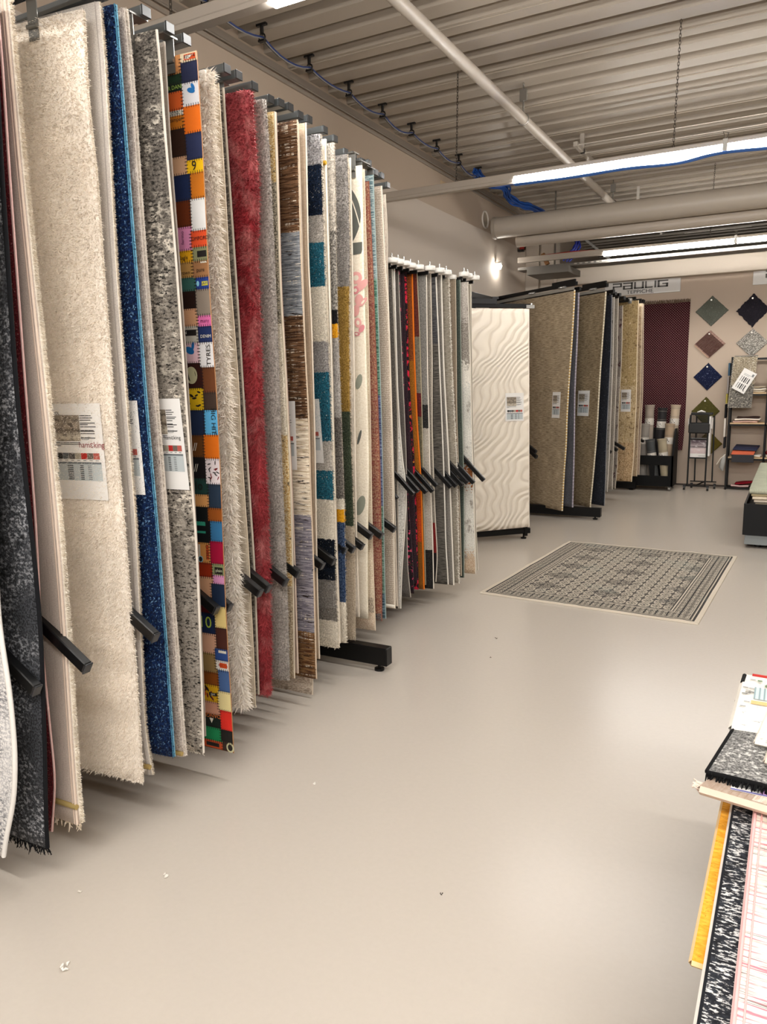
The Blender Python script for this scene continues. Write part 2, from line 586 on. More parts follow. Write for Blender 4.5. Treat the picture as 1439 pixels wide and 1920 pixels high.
# slanted ladder carrying the bundle
m = MB(); m.bar((-2.83, 10.8, 3.52), (-2.3, 10.8, 3.06), .1, .03)
tag(m.build('cable_ladder', plain('#8d8a86', .4, .4)), 'slanted grey cable ladder beside the dark blue bundle', 'cable ladder')
m = MB()
m.box(-3.35, 2.6, 9.98, 10.0, 2.935, 2.965); m.box(-3.35, 7.5, 10.22, 10.24, 2.935, 2.965); m.box(-3.35, 2.6, 9.98, 10.24, 2.93, 2.935)
for i in range(140):
    x = -2.6 + i * .07; m.box(x, x + .035, 9.974, 9.98, 2.945, 2.957, 1)  # slot openings drawn as pale dashes, colour standing in for light through them
m.box(-3.2, -2.65, 9.9, 10.5, 2.85, 2.93, 0)
m.box(-3.35, 3, 10.1, 10.13, 2.97, CEILZ, 0) if False else None
o = tag(m.build('cable_tray', [plain('#6f6b65', .5, .3), plain('#b5afa5', .6)]), 'perforated metal cable tray under the light bar near the back wall', 'cable tray')
m = MB()
for xx in (-2.9, .3, 3.2): m.box(xx, xx + .02, 10.1, 10.12, 2.89, CEILZ + .02)
o2 = m.build('hanger', STEEL, o)
# brown wedge on tray
m = MB(); m.bar((-2.98, 10.1, 2.99), (-3.05, 10.1, 3.13), .05, .05)
tag(m.build('wood_block', plain('#8f6034', .7)), 'small brown wooden block leaning on the cable tray by the column', 'block')
# alarm
e = empty('alarm_sounder', (-3.5, 10.6, 3.3), 'small red alarm sounder fixed beside the corner column', 'alarm')
m = MB(); m.cyl((0, 0, -.0), (0, 0, .12), .035, 16); m.build('body', plain('#9c231a', .4), e)
m = MB(); m.box(-.045, .03, -.03, .03, -.03, 0); m.build('mount', BLACK, e)
# sleeves in the beam
for nm, yy, zz in (('left', 9.40, 3.5), ('right', 9.72, 3.47)):
    e = empty('wall_sleeve', (-3.6, yy, zz), 'round white pipe sleeve in the tan beam, the ' + ('farther from' if nm == 'left' else 'nearer to') + ' the duct', 'pipe sleeve', 'pipe sleeves in the tan beam')
    m = MB(); m.tube([(.012, .1 * math.cos(a), .1 * math.sin(a)) for a in np.linspace(0, 6.28, 25)[:-1]], .012, 8, closed=True); m.build('rim', plain('#d8cfc4', .4), e)
    m = MB(); m.cyl((0, 0, 0), (.008, 0, 0), .1, 24); m.build('plug', plain('#a39582', .6), e)
# wall lamp
e = empty('wall_lamp', (-3.55, 9.7, 2.98), 'small bright wall lamp throwing light down the left wall', 'lamp')
m = MB(); m.cyl((0, 0, .02), (.07, 0, .02), .022, 14); m.build('housing', WHITEP, e)
m = MB(); m.cyl((.035, 0, -.045), (.05, 0, .0), .03, 16); m.build('lens', glow('wall_lamp_lens', (1, .95, .87, 1), 60), e)
# small white plate on beam
m = MB(); m.box(-3.6, -3.592, 8.05, 8.32, 3.6, 3.68)
tag(m.build('cover_plate', plain('#c7ad8b', .6)), 'small rectangular cover plate on the tan beam above the light bar', 'plate')
PROFILES = {
'white':(93,0.02,-1.691,1.240,[(2.3,0.0),(1.5,-0.109),(0.81,-0.178),(0.68,-0.16),(0.48,-0.162),(0.39,-0.169),(0.24,-0.207),(0.12,-0.269)]),
'dgrey':(93,0.015,-1.767,1.315,[(2.35,0.0),(2.03,-0.018),(1.77,-0.026),(1.43,-0.043),(1.13,-0.044),(1.01,-0.041),(0.77,-0.045),(0.44,-0.07),(0.12,-0.101)]),
'red1':(93,0.015,-1.826,1.375,[(2.43,0.0),(2.27,-0.0),(1.74,-0.022),(1.43,-0.036),(1.02,-0.047),(0.77,-0.063),(0.52,-0.062),(0.27,-0.061),(0.21,-0.075),(0.12,-0.113)]),
'beigeback':(93,0.03,-1.846,1.425,[(2.5,0.0),(2.45,0.001),(2.08,0.002),(1.75,0.01),(1.41,0.015),(1.0,0.011),(0.83,0.007),(0.27,-0.007),(0.14,-0.008)]),
'cream':(97,0.025,-1.813,1.637,[(2.5,0.0),(2.25,-0.013),(2.11,0.003),(1.77,0.002),(1.53,0.003),(1.34,-0.002),(0.96,0.003),(0.75,0.001),(0.63,0.006),(0.18,0.003)]),
'greyback':(95,0.02,-1.808,1.688,[(2.54,0.0),(2.46,0.006),(2.18,0.001),(1.77,-0.005),(1.44,-0.006),(1.0,-0.009),(0.77,-0.017),(0.27,-0.029),(0.18,-0.001)]),
'blue':(95,0.02,-1.797,1.739,[(2.55,-0.0),(2.44,0.003),(2.28,0.007),(1.78,0.011),(1.37,0.01),(0.99,0.022),(0.68,0.028),(0.23,0.027)]),
'curl':(95,0.03,-1.824,1.801,[(2.57,-0.0),(2.36,0.012),(1.78,0.014),(1.44,0.016),(0.95,0.027),(0.64,0.037),(0.2,0.04)]),
'distress':(95,0.015,-1.764,1.862,[(2.52,0.0),(2.47,0.01),(2.26,0.007),(1.82,0.02),(1.38,0.029),(0.94,0.035),(0.19,0.008)]),
'thinback':(95,0.012,-1.798,1.935,[(2.52,0.0),(2.21,-0.005),(1.8,0.001),(1.36,0.008),(0.87,0.007),(0.21,-0.012)]),
'patch':(93,0.008,-1.772,2.044,[(2.53,0.0),(2.31,0.003),(2.07,0.004),(1.81,0.003),(1.41,0.009),(0.77,-0.005),(0.48,-0.005),(0.29,-0.0),(0.1,-0.002)]),
'shag':(93,0.045,-1.876,2.254,[(2.55,0.0),(2.26,-0.005),(2.1,-0.005),(1.91,-0.007),(1.63,0.001),(1.43,0.003),(0.96,0.001),(0.72,-0.001),(0.26,0.013),(0.19,0.006)]),
'check':(93,0.012,-1.906,2.313,[(2.54,0.0),(2.15,0.008),(1.92,0.005),(1.43,0.021),(1.2,0.02),(0.78,0.033),(0.6,0.031),(0.28,0.029),(0.16,0.024)]),
'darkedge':(93,0.012,-1.936,2.373,[(2.55,0.0),(2.15,0.008),(1.95,0.011),(1.42,0.021),(0.76,0.037),(0.18,0.023)]),
'red2':(92,0.035,-1.851,2.435,[(2.54,0.0),(2.4,0.001),(2.11,0.015),(2.05,-0.008),(1.75,-0.005),(1.61,-0.008),(1.43,-0.015),(0.97,-0.014),(0.68,-0.021),(0.41,-0.025),(0.17,-0.037)]),
'grey2':(92,0.025,-1.855,2.523,[(2.54,-0.0),(2.38,0.007),(2.15,0.007),(1.78,0.009),(1.45,0.01),(1.05,0.006),(0.66,0.004),(0.45,0.002),(0.2,-0.004)]),
'floral':(92,0.012,-1.868,2.591,[(2.52,-0.0),(1.87,-0.005),(1.53,0.005),(1.11,0.009),(0.6,-0.001),(0.18,-0.011)]),
'beigeseam':(92,0.008,-1.899,2.648,[(2.54,0.0),(1.88,-0.006),(1.51,0.005),(1.1,0.008),(0.58,0.006),(0.18,0.005)]),
'brown':(92,0.02,-1.846,2.715,[(2.52,0.0),(2.08,-0.004),(1.93,-0.003),(1.28,0.008),(1.05,0.001),(0.72,0.004),(0.14,0.001)]),
'taupe_low':(92,0.015,-1.892,2.791,[(2.54,0.0),(1.96,-0.004),(1.37,-0.004),(0.77,-0.003),(0.34,-0.009),(0.02,-0.031)]),
'beigethin':(92,0.015,-1.906,2.867,[(2.56,0.0),(1.97,-0.008),(1.75,-0.003),(1.15,-0.01),(0.78,-0.016),(0.37,-0.02),(0.17,-0.022)]),
'teal':(92,0.03,-1.894,2.969,[(2.54,0.0),(2.14,0.002),(1.96,0.003),(1.66,0.007),(1.15,0.009),(0.87,0.011),(0.61,0.011),(0.2,0.015)]),
'whitegold':(92,0.02,-1.893,3.009,[(2.53,-0.0),(2.04,0.002),(1.27,-0.005),(0.86,-0.004),(0.49,-0.001),(0.21,0.002)]),
'greyblocks':(92,0.02,-1.890,3.070,[(2.53,0.0),(2.11,-0.003),(1.71,-0.005),(1.01,-0.001),(0.85,0.0),(0.53,-0.001),(0.19,-0.005)]),
'gold':(92,0.025,-1.928,3.250,[(2.53,0.0),(2.02,-0.001),(1.85,-0.012),(1.25,-0.02),(0.98,-0.019),(0.82,-0.017),(0.14,-0.027)]),
'whitelines':(92,0.015,-1.943,3.304,[(2.53,0.0),(1.98,-0.001),(1.25,-0.013),(0.7,-0.016),(0.25,-0.012)]),
'leaf':(92,0.015,-1.940,3.404,[(2.52,-0.0),(1.99,0.001),(1.73,0.004),(1.02,0.002),(0.68,-0.013),(0.21,-0.021)]),
'beigefloral':(92,0.012,-1.968,3.475,[(2.52,-0.0),(1.9,0.003),(1.01,0.003),(0.52,0.001),(0.12,0.005)]),
'persred':(92,0.012,-1.980,3.537,[(2.48,0.0),(2.03,0.014),(1.52,0.027),(1.07,0.033),(0.36,0.031),(0.16,0.027)]),
'greenedge':(92,0.012,-1.978,3.581,[(2.52,-0.0),(1.99,0.013),(1.0,0.023),(0.16,0.026)]),
'taupe2':(92,0.015,-1.988,3.688,[(2.49,0.0),(2.08,0.014),(1.91,0.03),(0.99,0.038),(0.63,0.038),(0.19,0.04)]),
'whitelast':(92,0.012,-2.040,3.820,[(2.48,0.0),(2.38,0.014),(2.02,0.01),(1.22,0.022),(0.6,0.035),(0.16,0.037)]),
'g1':(95,0.012,-2.109,4.020,[(2.14,-0.0),(1.65,0.015),(1.24,0.025),(0.79,0.014),(0.08,0.01)]),
'w2':(95,0.012,-2.113,4.060,[(2.13,0.0),(1.37,0.011),(1.11,0.024),(0.92,0.042),(0.85,0.059),(0.59,0.044),(0.28,0.018),(0.07,0.008)]),
'gback3':(95,0.01,-2.116,4.120,[(2.12,-0.0),(1.4,0.02),(1.04,0.032),(0.54,0.032),(0.27,0.035),(0.13,0.055)]),
'flor4':(95,0.012,-2.131,4.170,[(2.13,-0.0),(1.53,0.015),(1.04,0.022),(0.6,0.044),(0.32,0.062),(0.14,0.064)]),
'purple5':(95,0.012,-2.121,4.200,[(2.13,0.0),(1.53,0.012),(1.1,0.031),(0.87,0.049),(0.53,0.056),(0.2,0.063)]),
'red6':(95,0.012,-2.123,4.240,[(2.13,0.0),(1.46,0.012),(1.03,0.035),(0.66,0.048),(0.15,0.057)]),
'orange7':(95,0.015,-2.112,4.290,[(2.14,-0.0),(1.69,0.008),(1.23,0.024),(0.86,0.045),(0.58,0.049),(0.14,0.059)]),
'olive8':(95,0.012,-2.095,4.330,[(2.14,0.0),(1.85,0.011),(1.23,0.022),(0.78,0.028),(0.16,0.036)]),
'grey9':(95,0.025,-2.052,4.370,[(2.14,0.0),(1.46,0.004),(1.22,0.009),(0.95,0.01),(0.46,0.028),(0.13,0.033)]),
'dark10':(95,0.012,-2.051,4.430,[(2.14,-0.0),(1.59,0.006),(1.19,0.003),(0.63,0.017),(0.31,0.033),(0.16,0.017)]),
'stripe11':(95,0.018,-2.033,4.470,[(2.14,-0.0),(1.72,0.018),(1.36,0.03),(0.87,0.046),(0.41,0.058),(0.14,0.075)]),
'thin12':(95,0.015,-2.028,4.540,[(2.14,-0.0),(1.56,0.015),(1.04,0.041),(0.65,0.058),(0.12,0.079)]),
'white13':(95,0.018,-2.002,4.600,[(2.13,-0.0),(1.52,0.019),(0.97,0.051),(0.54,0.061),(0.12,0.064)]),
'taupe14':(95,0.012,-1.971,4.640,[(2.12,0.0),(1.28,0.005),(0.89,0.019),(0.53,0.029),(0.16,0.036)]),
'green15':(95,0.01,-1.958,4.680,[(2.12,0.0),(1.24,0.013),(0.82,0.024),(0.14,0.027)]),
'rust16':(95,0.015,-1.927,4.740,[(2.11,0.0),(1.52,0.018),(0.99,0.03),(0.52,0.046),(0.16,0.058)]),
'edge17':(95,0.012,-1.929,4.800,[(2.1,-0.0),(1.2,0.012),(0.88,0.024),(0.51,0.036),(0.17,0.052)]),
'wavy':(135,0.015,-2.163,6.749,[(2.11,0.0),(1.54,0.008),(0.81,0.019),(0.12,0.032)]),
'brown1':(55,0.012,-2.014,7.793,[(2.36,-0.0),(1.87,-0.031),(1.44,-0.058),(1.03,-0.077),(0.83,-0.079),(0.49,-0.111),(0.1,-0.124)]),
'bluegrey':(60,0.01,-2.017,7.952,[(2.36,-0.0),(1.82,-0.005),(1.33,-0.019),(0.71,-0.015),(0.13,-0.012)]),
'brown2':(55,0.012,-1.783,8.131,[(2.36,0.0),(1.87,-0.026),(1.38,-0.053),(0.93,-0.075),(0.64,-0.097),(0.35,-0.118),(0.1,-0.142)]),
'navy':(58,0.015,-1.778,8.420,[(2.36,0.0),(1.77,0.002),(1.26,-0.007),(0.74,-0.017),(0.09,-0.023)]),
'whitefray':(60,0.01,-1.802,8.643,[(2.36,0.0),(1.77,0.002),(1.19,0.002),(0.66,0.001),(0.22,-0.021)]),
'taupegrey':(60,0.01,-1.785,8.782,[(2.36,0.0),(1.66,0.007),(1.19,0.003),(0.65,0.002),(0.23,-0.004)]),
'purplegrey':(60,0.012,-1.803,9.120,[(2.31,-0.0),(1.67,0.004),(1.3,-0.004),(1.05,-0.009),(0.43,-0.007),(0.19,-0.03)]),
'tan':(75,0.015,-1.713,9.559,[(2.4,-0.0),(1.86,0.008),(1.2,0.02),(0.97,0.015),(0.45,0.008),(0.23,-0.005)]),
'beige2':(80,0.012,-1.742,9.976,[(2.4,-0.0),(1.28,0.023),(0.88,0.011),(0.25,0.014)]),
'beige3':(80,0.012,-1.737,10.057,[(2.4,-0.0),(1.28,0.03),(0.88,0.025),(0.26,0.021)]),
}

# ------------------------------------------------------------------ hanging rugs
def prof_fn(pr):
    zs = np.array([q[0] for q in pr][::-1]); us = np.array([q[1] for q in pr][::-1])
    # smooth interpolation of the outer edge
    zz = np.linspace(zs[0], zs[-1], 90)
    uu = np.interp(zz, zs, us)
    ker = np.ones(9) / 9
    up_ = np.convolve(np.pad(uu, 4, mode='edge'), ker, 'valid')
    return lambda z: float(np.interp(z, zz, up_))


class Rug:
    def __init__(s, key, W, wave=.003, ph=0.0, flare=0.0):
        a, s.th, x, y, s.pr = PROFILES[key]
        if key not in ('patch', 'shag', 'red2', 'wavy'): s.th *= .62
        a = rad(a)
        s.out = Vector((math.sin(a), -math.cos(a), 0))
        s.front = Vector((-math.cos(a), -math.sin(a), 0))
        s.P = Vector((x, y, 0)); s.W = W
        s.z0, s.z1 = s.pr[-1][0], s.pr[0][0]
        s.e = prof_fn(s.pr); s.wave = wave; s.ph = ph; s.flare = flare

    def pt(s, u, z, n):
        w = s.wave * math.sin(z * 4.1 + s.ph + u * 9) * (1 - .5 * min(1, u / .1))
        w += s.flare * max(0, (.9 - z) / .9) ** 2 * math.exp(-(u / .12) ** 2)
        q = s.P + s.out * (s.e(z) * max(0, 1 - u / s.W) - u) + s.front * (n + w)
        q.z = z
        return q


def rug_mesh(R, name, mats, us=None, nz=46, cut=0.0):
    """closed slab: material 0 on the front, 1 on the back and edges; uv in metres"""
    us = us or [0, .012, .03, .06, .1, .16, .26, .45, R.W]
    us = [u for u in us if u < R.W - .02] + [R.W]
    m = MB()
    nu = len(us)
    vs, uvs = [], []
    for side in (0, 1):
        for i in range(nz):
            for u in us:
                z = R.z0 + (R.z1 - R.z0) * i / (nz - 1) + (cut * u if i == 0 else 0)
                rd = R.th * .3 if (u == 0) else 0
                vs.append(R.pt(u, z, (R.th - rd) if side == 0 else rd * .3)); uvs.append((u, z))
    H = nz * nu
    F, Bk = [], []
    for i in range(nz - 1):
        for j in range(nu - 1):
            a, b_, c, d = i * nu + j, i * nu + j + 1, (i + 1) * nu + j + 1, (i + 1) * nu + j
            F.append((a, d, c, b_)); Bk.append((a + H, b_ + H, c + H, d + H))
    E = []
    for i in range(nz - 1):
        a, d = i * nu, (i + 1) * nu
        E.append((a, a + H, d + H, d))
        a, d = i * nu + nu - 1, (i + 1) * nu + nu - 1
        E.append((a, d, d + H, a + H))
    for j in range(nu - 1):
        E.append((j, j + 1, j + 1 + H, j + H))
        a = (nz - 1) * nu + j
        E.append((a, a + H, a + 1 + H, a + 1))
    m.mesh(vs, F, 0, uvs, True)
    n0 = len(m.v) - len(vs)
    for f in Bk + E:
        m.f.append(f); m.m.append(1); m.uv.append([uvs[i] for i in f]); m.sm.append(True)
    o = m.build(name, mats)
    return o


def tufts(R, mat, parent, L, w, step, vis, edge=1.0, side='front', jit=.5, zr=None, name='pile', droop=.35):
    """cut pile: thin upright blades on one face and round the outer edge"""
    z0, z1 = zr or (R.z0, R.z1)
    n = int((z1 - z0) * vis / step ** 2)
    ne = int((z1 - z0) / step * max(2, R.th / step * 1.2) * edge)
    U = np.concatenate([RNG.uniform(0, vis, n), np.zeros(ne)])
    Z = RNG.uniform(z0, z1, n + ne)
    isE = np.arange(n + ne) >= n
    ez = np.interp(Z, np.linspace(z0, z1, 200), [R.e(z) for z in np.linspace(z0, z1, 200)])
    if side == 'front':
        base_n = np.where(isE, RNG.uniform(.15, 1.0, n + ne) * R.th, R.th)
        fr = np.array(R.front)
    else:
        base_n = np.where(isE, RNG.uniform(-.1, .5, n + ne) * R.th, 0)
        fr = -np.array(R.front)
    wv = R.wave * np.sin(Z * 4.1 + R.ph + U * 9) * (1 - .5 * np.minimum(1, U / .1)) + R.flare * np.maximum(0, (.9 - Z) / .9) ** 2 * np.exp(-(U / .12) ** 2)
    out = np.array(R.out); P = np.array(R.P)
    B = P + out * ((ez * np.maximum(0, 1 - U / R.W) - U)[:, None]) + np.array(R.front) * (base_n + wv)[:, None]
    B[:, 2] += Z
    J = RNG.normal(0, jit, (n + ne, 3))
    k = np.where(isE, 1.0, np.exp(-U / .015) * .8)[:, None]
    D = fr * (1 - k * .7) + out * k + J
    D[:, 2] -= droop
    D /= np.linalg.norm(D, axis=1)[:, None]
    Ln = L * RNG.uniform(.6, 1.25, n + ne)[:, None]
    Sd = np.cross(D, RNG.normal(0, 1, (n + ne, 3))); Sd /= np.linalg.norm(Sd, axis=1)[:, None] + 1e-9
    V = np.stack([B - Sd * w / 2, B + Sd * w / 2, B + D * Ln], 1).reshape(-1, 3)
    N = n + ne
    me = bpy.data.meshes.new(name)
    me.vertices.add(N * 3); me.vertices.foreach_set('co', V.ravel().astype(np.float32))
    me.loops.add(N * 3); me.loops.foreach_set('vertex_index', np.arange(N * 3, dtype=np.int32))
    me.polygons.add(N); me.polygons.foreach_set('loop_start', np.arange(0, N * 3, 3, dtype=np.int32))
    me.polygons.foreach_set('loop_total', np.full(N, 3, np.int32))
    uvl = me.uv_layers.new(name='UVMap')
    uv = np.repeat(np.stack([U, Z], 1), 3, 0)
    uvl.data.foreach_set('uv', uv.ravel().astype(np.float32))
    me.materials.append(mat); me.update(); me.validate()
    o = link(bpy.data.objects.new(name, me), parent)
    o['kind'] = 'stuff'
    return o


def binding(R, mat, parent, r, n=.5, du=0.0, name='binding', zr=None):
    m = MB()
    z0, z1 = zr or (R.z0, R.z1)
    m.tube([R.pt(du, z, R.th * n) for z in np.linspace(z0, z1, 60)], r, 6)
    return m.build(name, mat, parent)


def hem(R, mat, parent, z, h, n=1.08, name='hem_tape', u1=None):
    m = MB()
    us = np.linspace(-.001, u1 or min(R.W, .5), 14)
    for a, b_ in zip(us, us[1:]):
        m.face([R.pt(a, z, R.th * n), R.pt(a, z + h, R.th * n), R.pt(b_, z + h, R.th * n), R.pt(b_, z, R.th * n)])
    m.tube([R.pt(u, z + h / 2, R.th * n) for u in us], h * .42, 6)
    return m.build(name, mat, parent)


def fringe(R, mat, parent, L, top=False, step=.004, w=.0022, u1=.5, name='fringe'):
    m = MB()
    z = R.z1 if top else R.z0
    u = 0
    while u < min(u1, R.W):
        p = R.pt(u, z, R.th * random.uniform(.1, .9))
        d = Vector((random.gauss(0, .25), random.gauss(0, .25), .9 if top else -1)) * L * random.uniform(.6, 1.1)
        q = p + d * .5 + Vector((random.gauss(0, .003), random.gauss(0, .003), 0))
        m.tube([p, q, p + d], [w, w * .8, w * .4], 4)
        u += step
    return m.build(name, mat, parent)


def decal(R, m, poly, mi, lift=.0016):
    c = [R.pt(u, z, R.th + lift) for u, z in poly]
    m.face(c[::-1] if (c[1] - c[0]).cross(c[2] - c[1]).dot(R.front) < 0 else c, mi, [tuple(q) for q in poly])


def ell(cu, cz, a, b_, rot=0, n=18):
    o = []
    for i in range(n):
        t = 2 * math.pi * i / n
        x, y = a * math.cos(t), b_ * math.sin(t)
        o.append((cu + x * math.cos(rot) - y * math.sin(rot), cz + x * math.sin(rot) + y * math.cos(rot)))
    return o


PHOTO = None


def photo_mat():
    g = G('printed_room_picture')
    u, v = g.uv()
    n = g.noise(g.vec(g.math('MULTIPLY', u, 5.0), g.math('MULTIPLY', v, 7.0)), 1.0, 3.0)
    c = g.ramp(v, [(0, lin('#8a7d6c')), (.12, lin('#cfc5b2')), (.42, lin('#6c6154')), (.55, lin('#a99c8b')), (.8, lin('#8f8475'))], 'LINEAR')
    return g.fin(g.mix(g.mr(n, .5, .62, 0, .8), c, lin('#4a4038')), .4)


PHOTO = photo_mat()
SWATCH = [plain(c, .6) for c in ('#2f302e', '#5e6263', '#55504c', '#a39a88', '#b3251f', '#6b5f55', '#b2574c')]
CARDS = 'information cards fixed on the hanging rugs'


def card(R, u, ztop, label, w=.205, h=.298, tilt=0.0, du_bot=0.0, name='price_card', words=()):
    """A4 card on the face of a rug; u is its right-hand edge"""
    def at(a, c, l=.004):          # a across from the right edge, c down from the top (metres)
        return R.pt(u + a + du_bot * c / h, ztop - c, R.th + l)
    o0 = at(w / 2, h / 2)
    e = empty(name, o0, label, 'price card', CARDS)
    I = Matrix.Translation(-o0)
    m = MB()
    q = [at(0, 0), at(0, h), at(w, h), at(w, 0)]
    q2 = [at(0, 0, .0048), at(0, h, .0048), at(w, h, .0048), at(w, 0, .0048)]
    m.face(q2); m.face(q[::-1])
    for i in range(4):
        m.face([q[i], q[(i + 1) % 4], q2[(i + 1) % 4], q2[i]])
    o = m.build('sheet', PAPER, e); o.data.transform(I)
    L = .0054

    def patch(mb, a0, a1, c0, c1, mi, l=L):
        mb.face([at(a1, c0, l), at(a0, c0, l), at(a0, c1, l), at(a1, c1, l)], mi, [(0, 1), (1, 1), (1, 0), (0, 0)])
    m = MB(); patch(m, w * .41, w * .93, .035, .115, 0)
    o = m.build('printed_photo', PHOTO, e); o.data.transform(I)
    m = MB()
    for i in range(7):
        a = w * .08 + i * w * .118
        patch(m, a, a + w * .115, .152, .171, 6 - i)
    o = m.build('colour_swatches', SWATCH, e); o.data.transform(I)
    m = MB()
    patch(m, w * .06, w * .93, .180, .186, 0); patch(m, w * .06, w * .93, .186, .238, 1)
    o = m.build('price_table', [plain('#6f7476', .6), CARDG], e); o.data.transform(I)
    m = MB()
    rr = random.Random(len(label))
    for i in range(11):
        c = .036 + i * .0068 * (1 if i % 3 else 1.1)
        a1 = w * .40
        patch(m, a1 - w * rr.uniform(.15, .3), a1, c, c + .0022, 0, .006)
    for i in range(3): patch(m, w * (.42 if i < 2 else .8), w * .93, .119 + i * .005, .1208 + i * .005, 0, .006)
    for i in range(7): patch(m, w * .10 + i * w * .118, w * .16 + i * w * .118, .174, .1755, 0, .006)
    for i in range(8):
        c = .190 + i * .006
        patch(m, w * .60, w * .71, c, c + .0026, 0, .006); patch(m, w * .40, w * .47, c, c + .0026, 0, .006); patch(m, w * .25, w * .32, c, c + .0026, 1, .006)
    # small house mark
    patch(m, w * .25, w * .39, .109, .1105, 1, .006); patch(m, w * .25, w * .26, .101, .11, 1, .006); patch(m, w * .38, w * .39, .101, .11, 1, .006)
    o = m.build('print', [INK, INKG], e); o.data.transform(I)
    rgt = (at(0, 0) - at(w, 0)); upv = at(0, 0) - at(0, h)
    for body, size, a, c, mt in words:
        text_mesh(body, size, Matrix.Translation(-o0) @ frame(at(w * a, c, .0062), rgt, upv), mt, 'lettering', e)
    return e


RACK1 = 'rugs hung on the front rack'
RACK2 = 'rugs hung on the middle rack'
RACK3 = 'rugs hung on the far racks'
def mtl(h, r=.9): return plain(h, r, 0, .08, .15)


# colours: (front material args), back colour
def add_rug(key, name, label, mat, W=1.0, back='#9c9188', group=RACK1, cat='rug', pile=None, bind=None, fr=None, hems=(), ph=None, wave=.003, flare=0.0, cut=0.0):
    R = Rug(key, W, wave, ph if ph is not None else random.uniform(0, 6), flare)
    bm = rugmat(key + '_back', [(0, back, back)], s=(420, 420), bump=.2, blot=.03) if isinstance(back, str) else back
    o = rug_mesh(R, name, [mat, bm], cut=cut)
    tag(o, label, cat, group)
    if pile: tufts(R, pile.pop('mat', mat), o, **pile)
    for bd in (bind or ()): binding(R, bd[0], o, *bd[1:])
    if fr: fringe(R, fr[0], o, *fr[1:])
    for h_ in hems: hem(R, h_[0], o, *h_[1:])
    return o, R


rm = rugmat
RG = {}
M_linen = rm('linen_backing', [(0, '#c3b3a6', '#d6c8bb')], s=(160, 900), blot=.06, c3='#a8978c', s3=(500, 14), t3=(.56, .7))
M_linen2 = rm('grey_linen_backing', [(0, '#b4aca4', '#cbc3bb')], s=(160, 900), blot=.05, c3='#99918a', s3=(500, 14), t3=(.56, .7))

add_rug('white', 'distressed_rug', 'white and silver grey distressed rug with a white edge, nearest on the front rack',
        rm('white', [(0, '#e4e2e0', '#bdbcbe')], s=(110, 240), t=(.42, .6), c3='#77777b', s3=(60, 130), t3=(.47, .6), m3=(6, 6, .3, .5)), back='#bdb3a6',
        bind=[(mtl('#f0ede8'), .007, .8)])
add_rug('dgrey', 'distressed_rug', 'charcoal distressed rug with black binding and black bottom fringe',
        rm('dgrey', [(0, '#1f2023', '#43454a')], s=(180, 150), t=(.4, .6), c3='#a3a4a8', s3=(80, 110), t3=(.5, .62), m3=(7, 5, .4, .6), c4='#141517', s4=(10, 22), t4=(.6, .68)), back='#3a3836',
        bind=[(mtl('#17181b'), .006, .7)], fr=(mtl('#121214'), .03, False, .004, .0024, .35))
add_rug('red1', 'pile_rug', 'narrow strip of wine red speckled rug with a pale pink edge',
        rm('red1', [(0, '#420e14', '#6f2228')], s=(300, 300), c3='#b57d78', s3=(190, 190), t3=(.6, .66)), back='#5a161c',
        bind=[(mtl('#e7bfb9'), .0035, .6)])
beige_pile = rm('beige_pile_edge', [(0, '#e2d6c4', '#f4ecde')], s=(200, 200))
o, R = add_rug('beigeback', 'reversed_rug', 'rug showing its beige linen back with pale piping, left of the wide cream rug', M_linen, back=beige_pile,
               pile=dict(mat=beige_pile, L=.007, w=.003, step=.004, vis=.006, edge=2.0, side='back', jit=.35), bind=[(mtl('#ead6c4'), .004, .95, .006), (mtl('#dcc7b5'), .0025, 1.0, .016, 'piping')],
               hems=[(mtl('#b39b63'), .19, .02, 1.05)], fr=(mtl('#dccdb8'), .028, False, .006, .003, .4))
M_cream = rm('cream', [(0, '#e3d8ca', '#f2e9dd')], s=(260, 260), t=(.3, .65), blot=.05, c3='#d3c5af', s3=(40, 30), t3=(.62, .8))
o, R = add_rug('cream', 'pile_rug', 'wide plain cream pile rug bearing a white information card', M_cream, back='#d8cbb8', W=1.05,
               pile=dict(L=.011, w=.0028, step=.0042, vis=.3, jit=.45), cut=.03)
card(R, .041, 1.415, 'white information card with a room picture on the wide cream rug', du_bot=-.002,
     words=(('hamεking', .026, .21, .127, plain('#8d2f33', .6)), ('EVOL', .014, .86, .03, INK)))
o, R = add_rug('greyback', 'reversed_rug', 'rug showing its pale grey woven back, between the cream and blue rugs', M_linen2, back=beige_pile,
               pile=dict(mat=rm('oat_pile', [(0, '#b9ad9d', '#d8cdbd')], s=(200, 200)), L=.006, w=.0026, step=.004, vis=.005, edge=2.0, side='back', jit=.35),
               bind=[(mtl('#a39b95'), .002, 1.0, .012)], hems=[(mtl('#b29a62'), .2, .02, 1.05)])
M_blue = rm('blue', [(0, '#04102a', '#0d2a58')], s=(240, 240), t=(.35, .65), c3='#7fa9d0', s3=(150, 150), t3=(.58, .65), c4='#34609a', s4=(9, 7), t4=(.6, 1.0))
o, R = add_rug('blue', 'pile_rug', 'deep blue speckled pile rug edged in light blue', M_blue, back='#16345e',
               pile=dict(L=.009, w=.0024, step=.004, vis=.17, jit=.45, edge=.4), bind=[(mtl('#74a9c0'), .003, .3), (mtl('#4f86a3'), .002, .9, .0)])
card(R, .027, 1.42, 'edge of a white card standing on the blue rug beside the pale grey back', w=.2)
M_curl = rm('curl', [(0, '#9a8d84', '#d3c8bd')], s=(120, 180), t=(.35, .65), c3='#7d7068', s3=(60, 40), t3=(.55, .65), c4='#e9e1d8', s4=(50, 30), t4=(.6, .66))
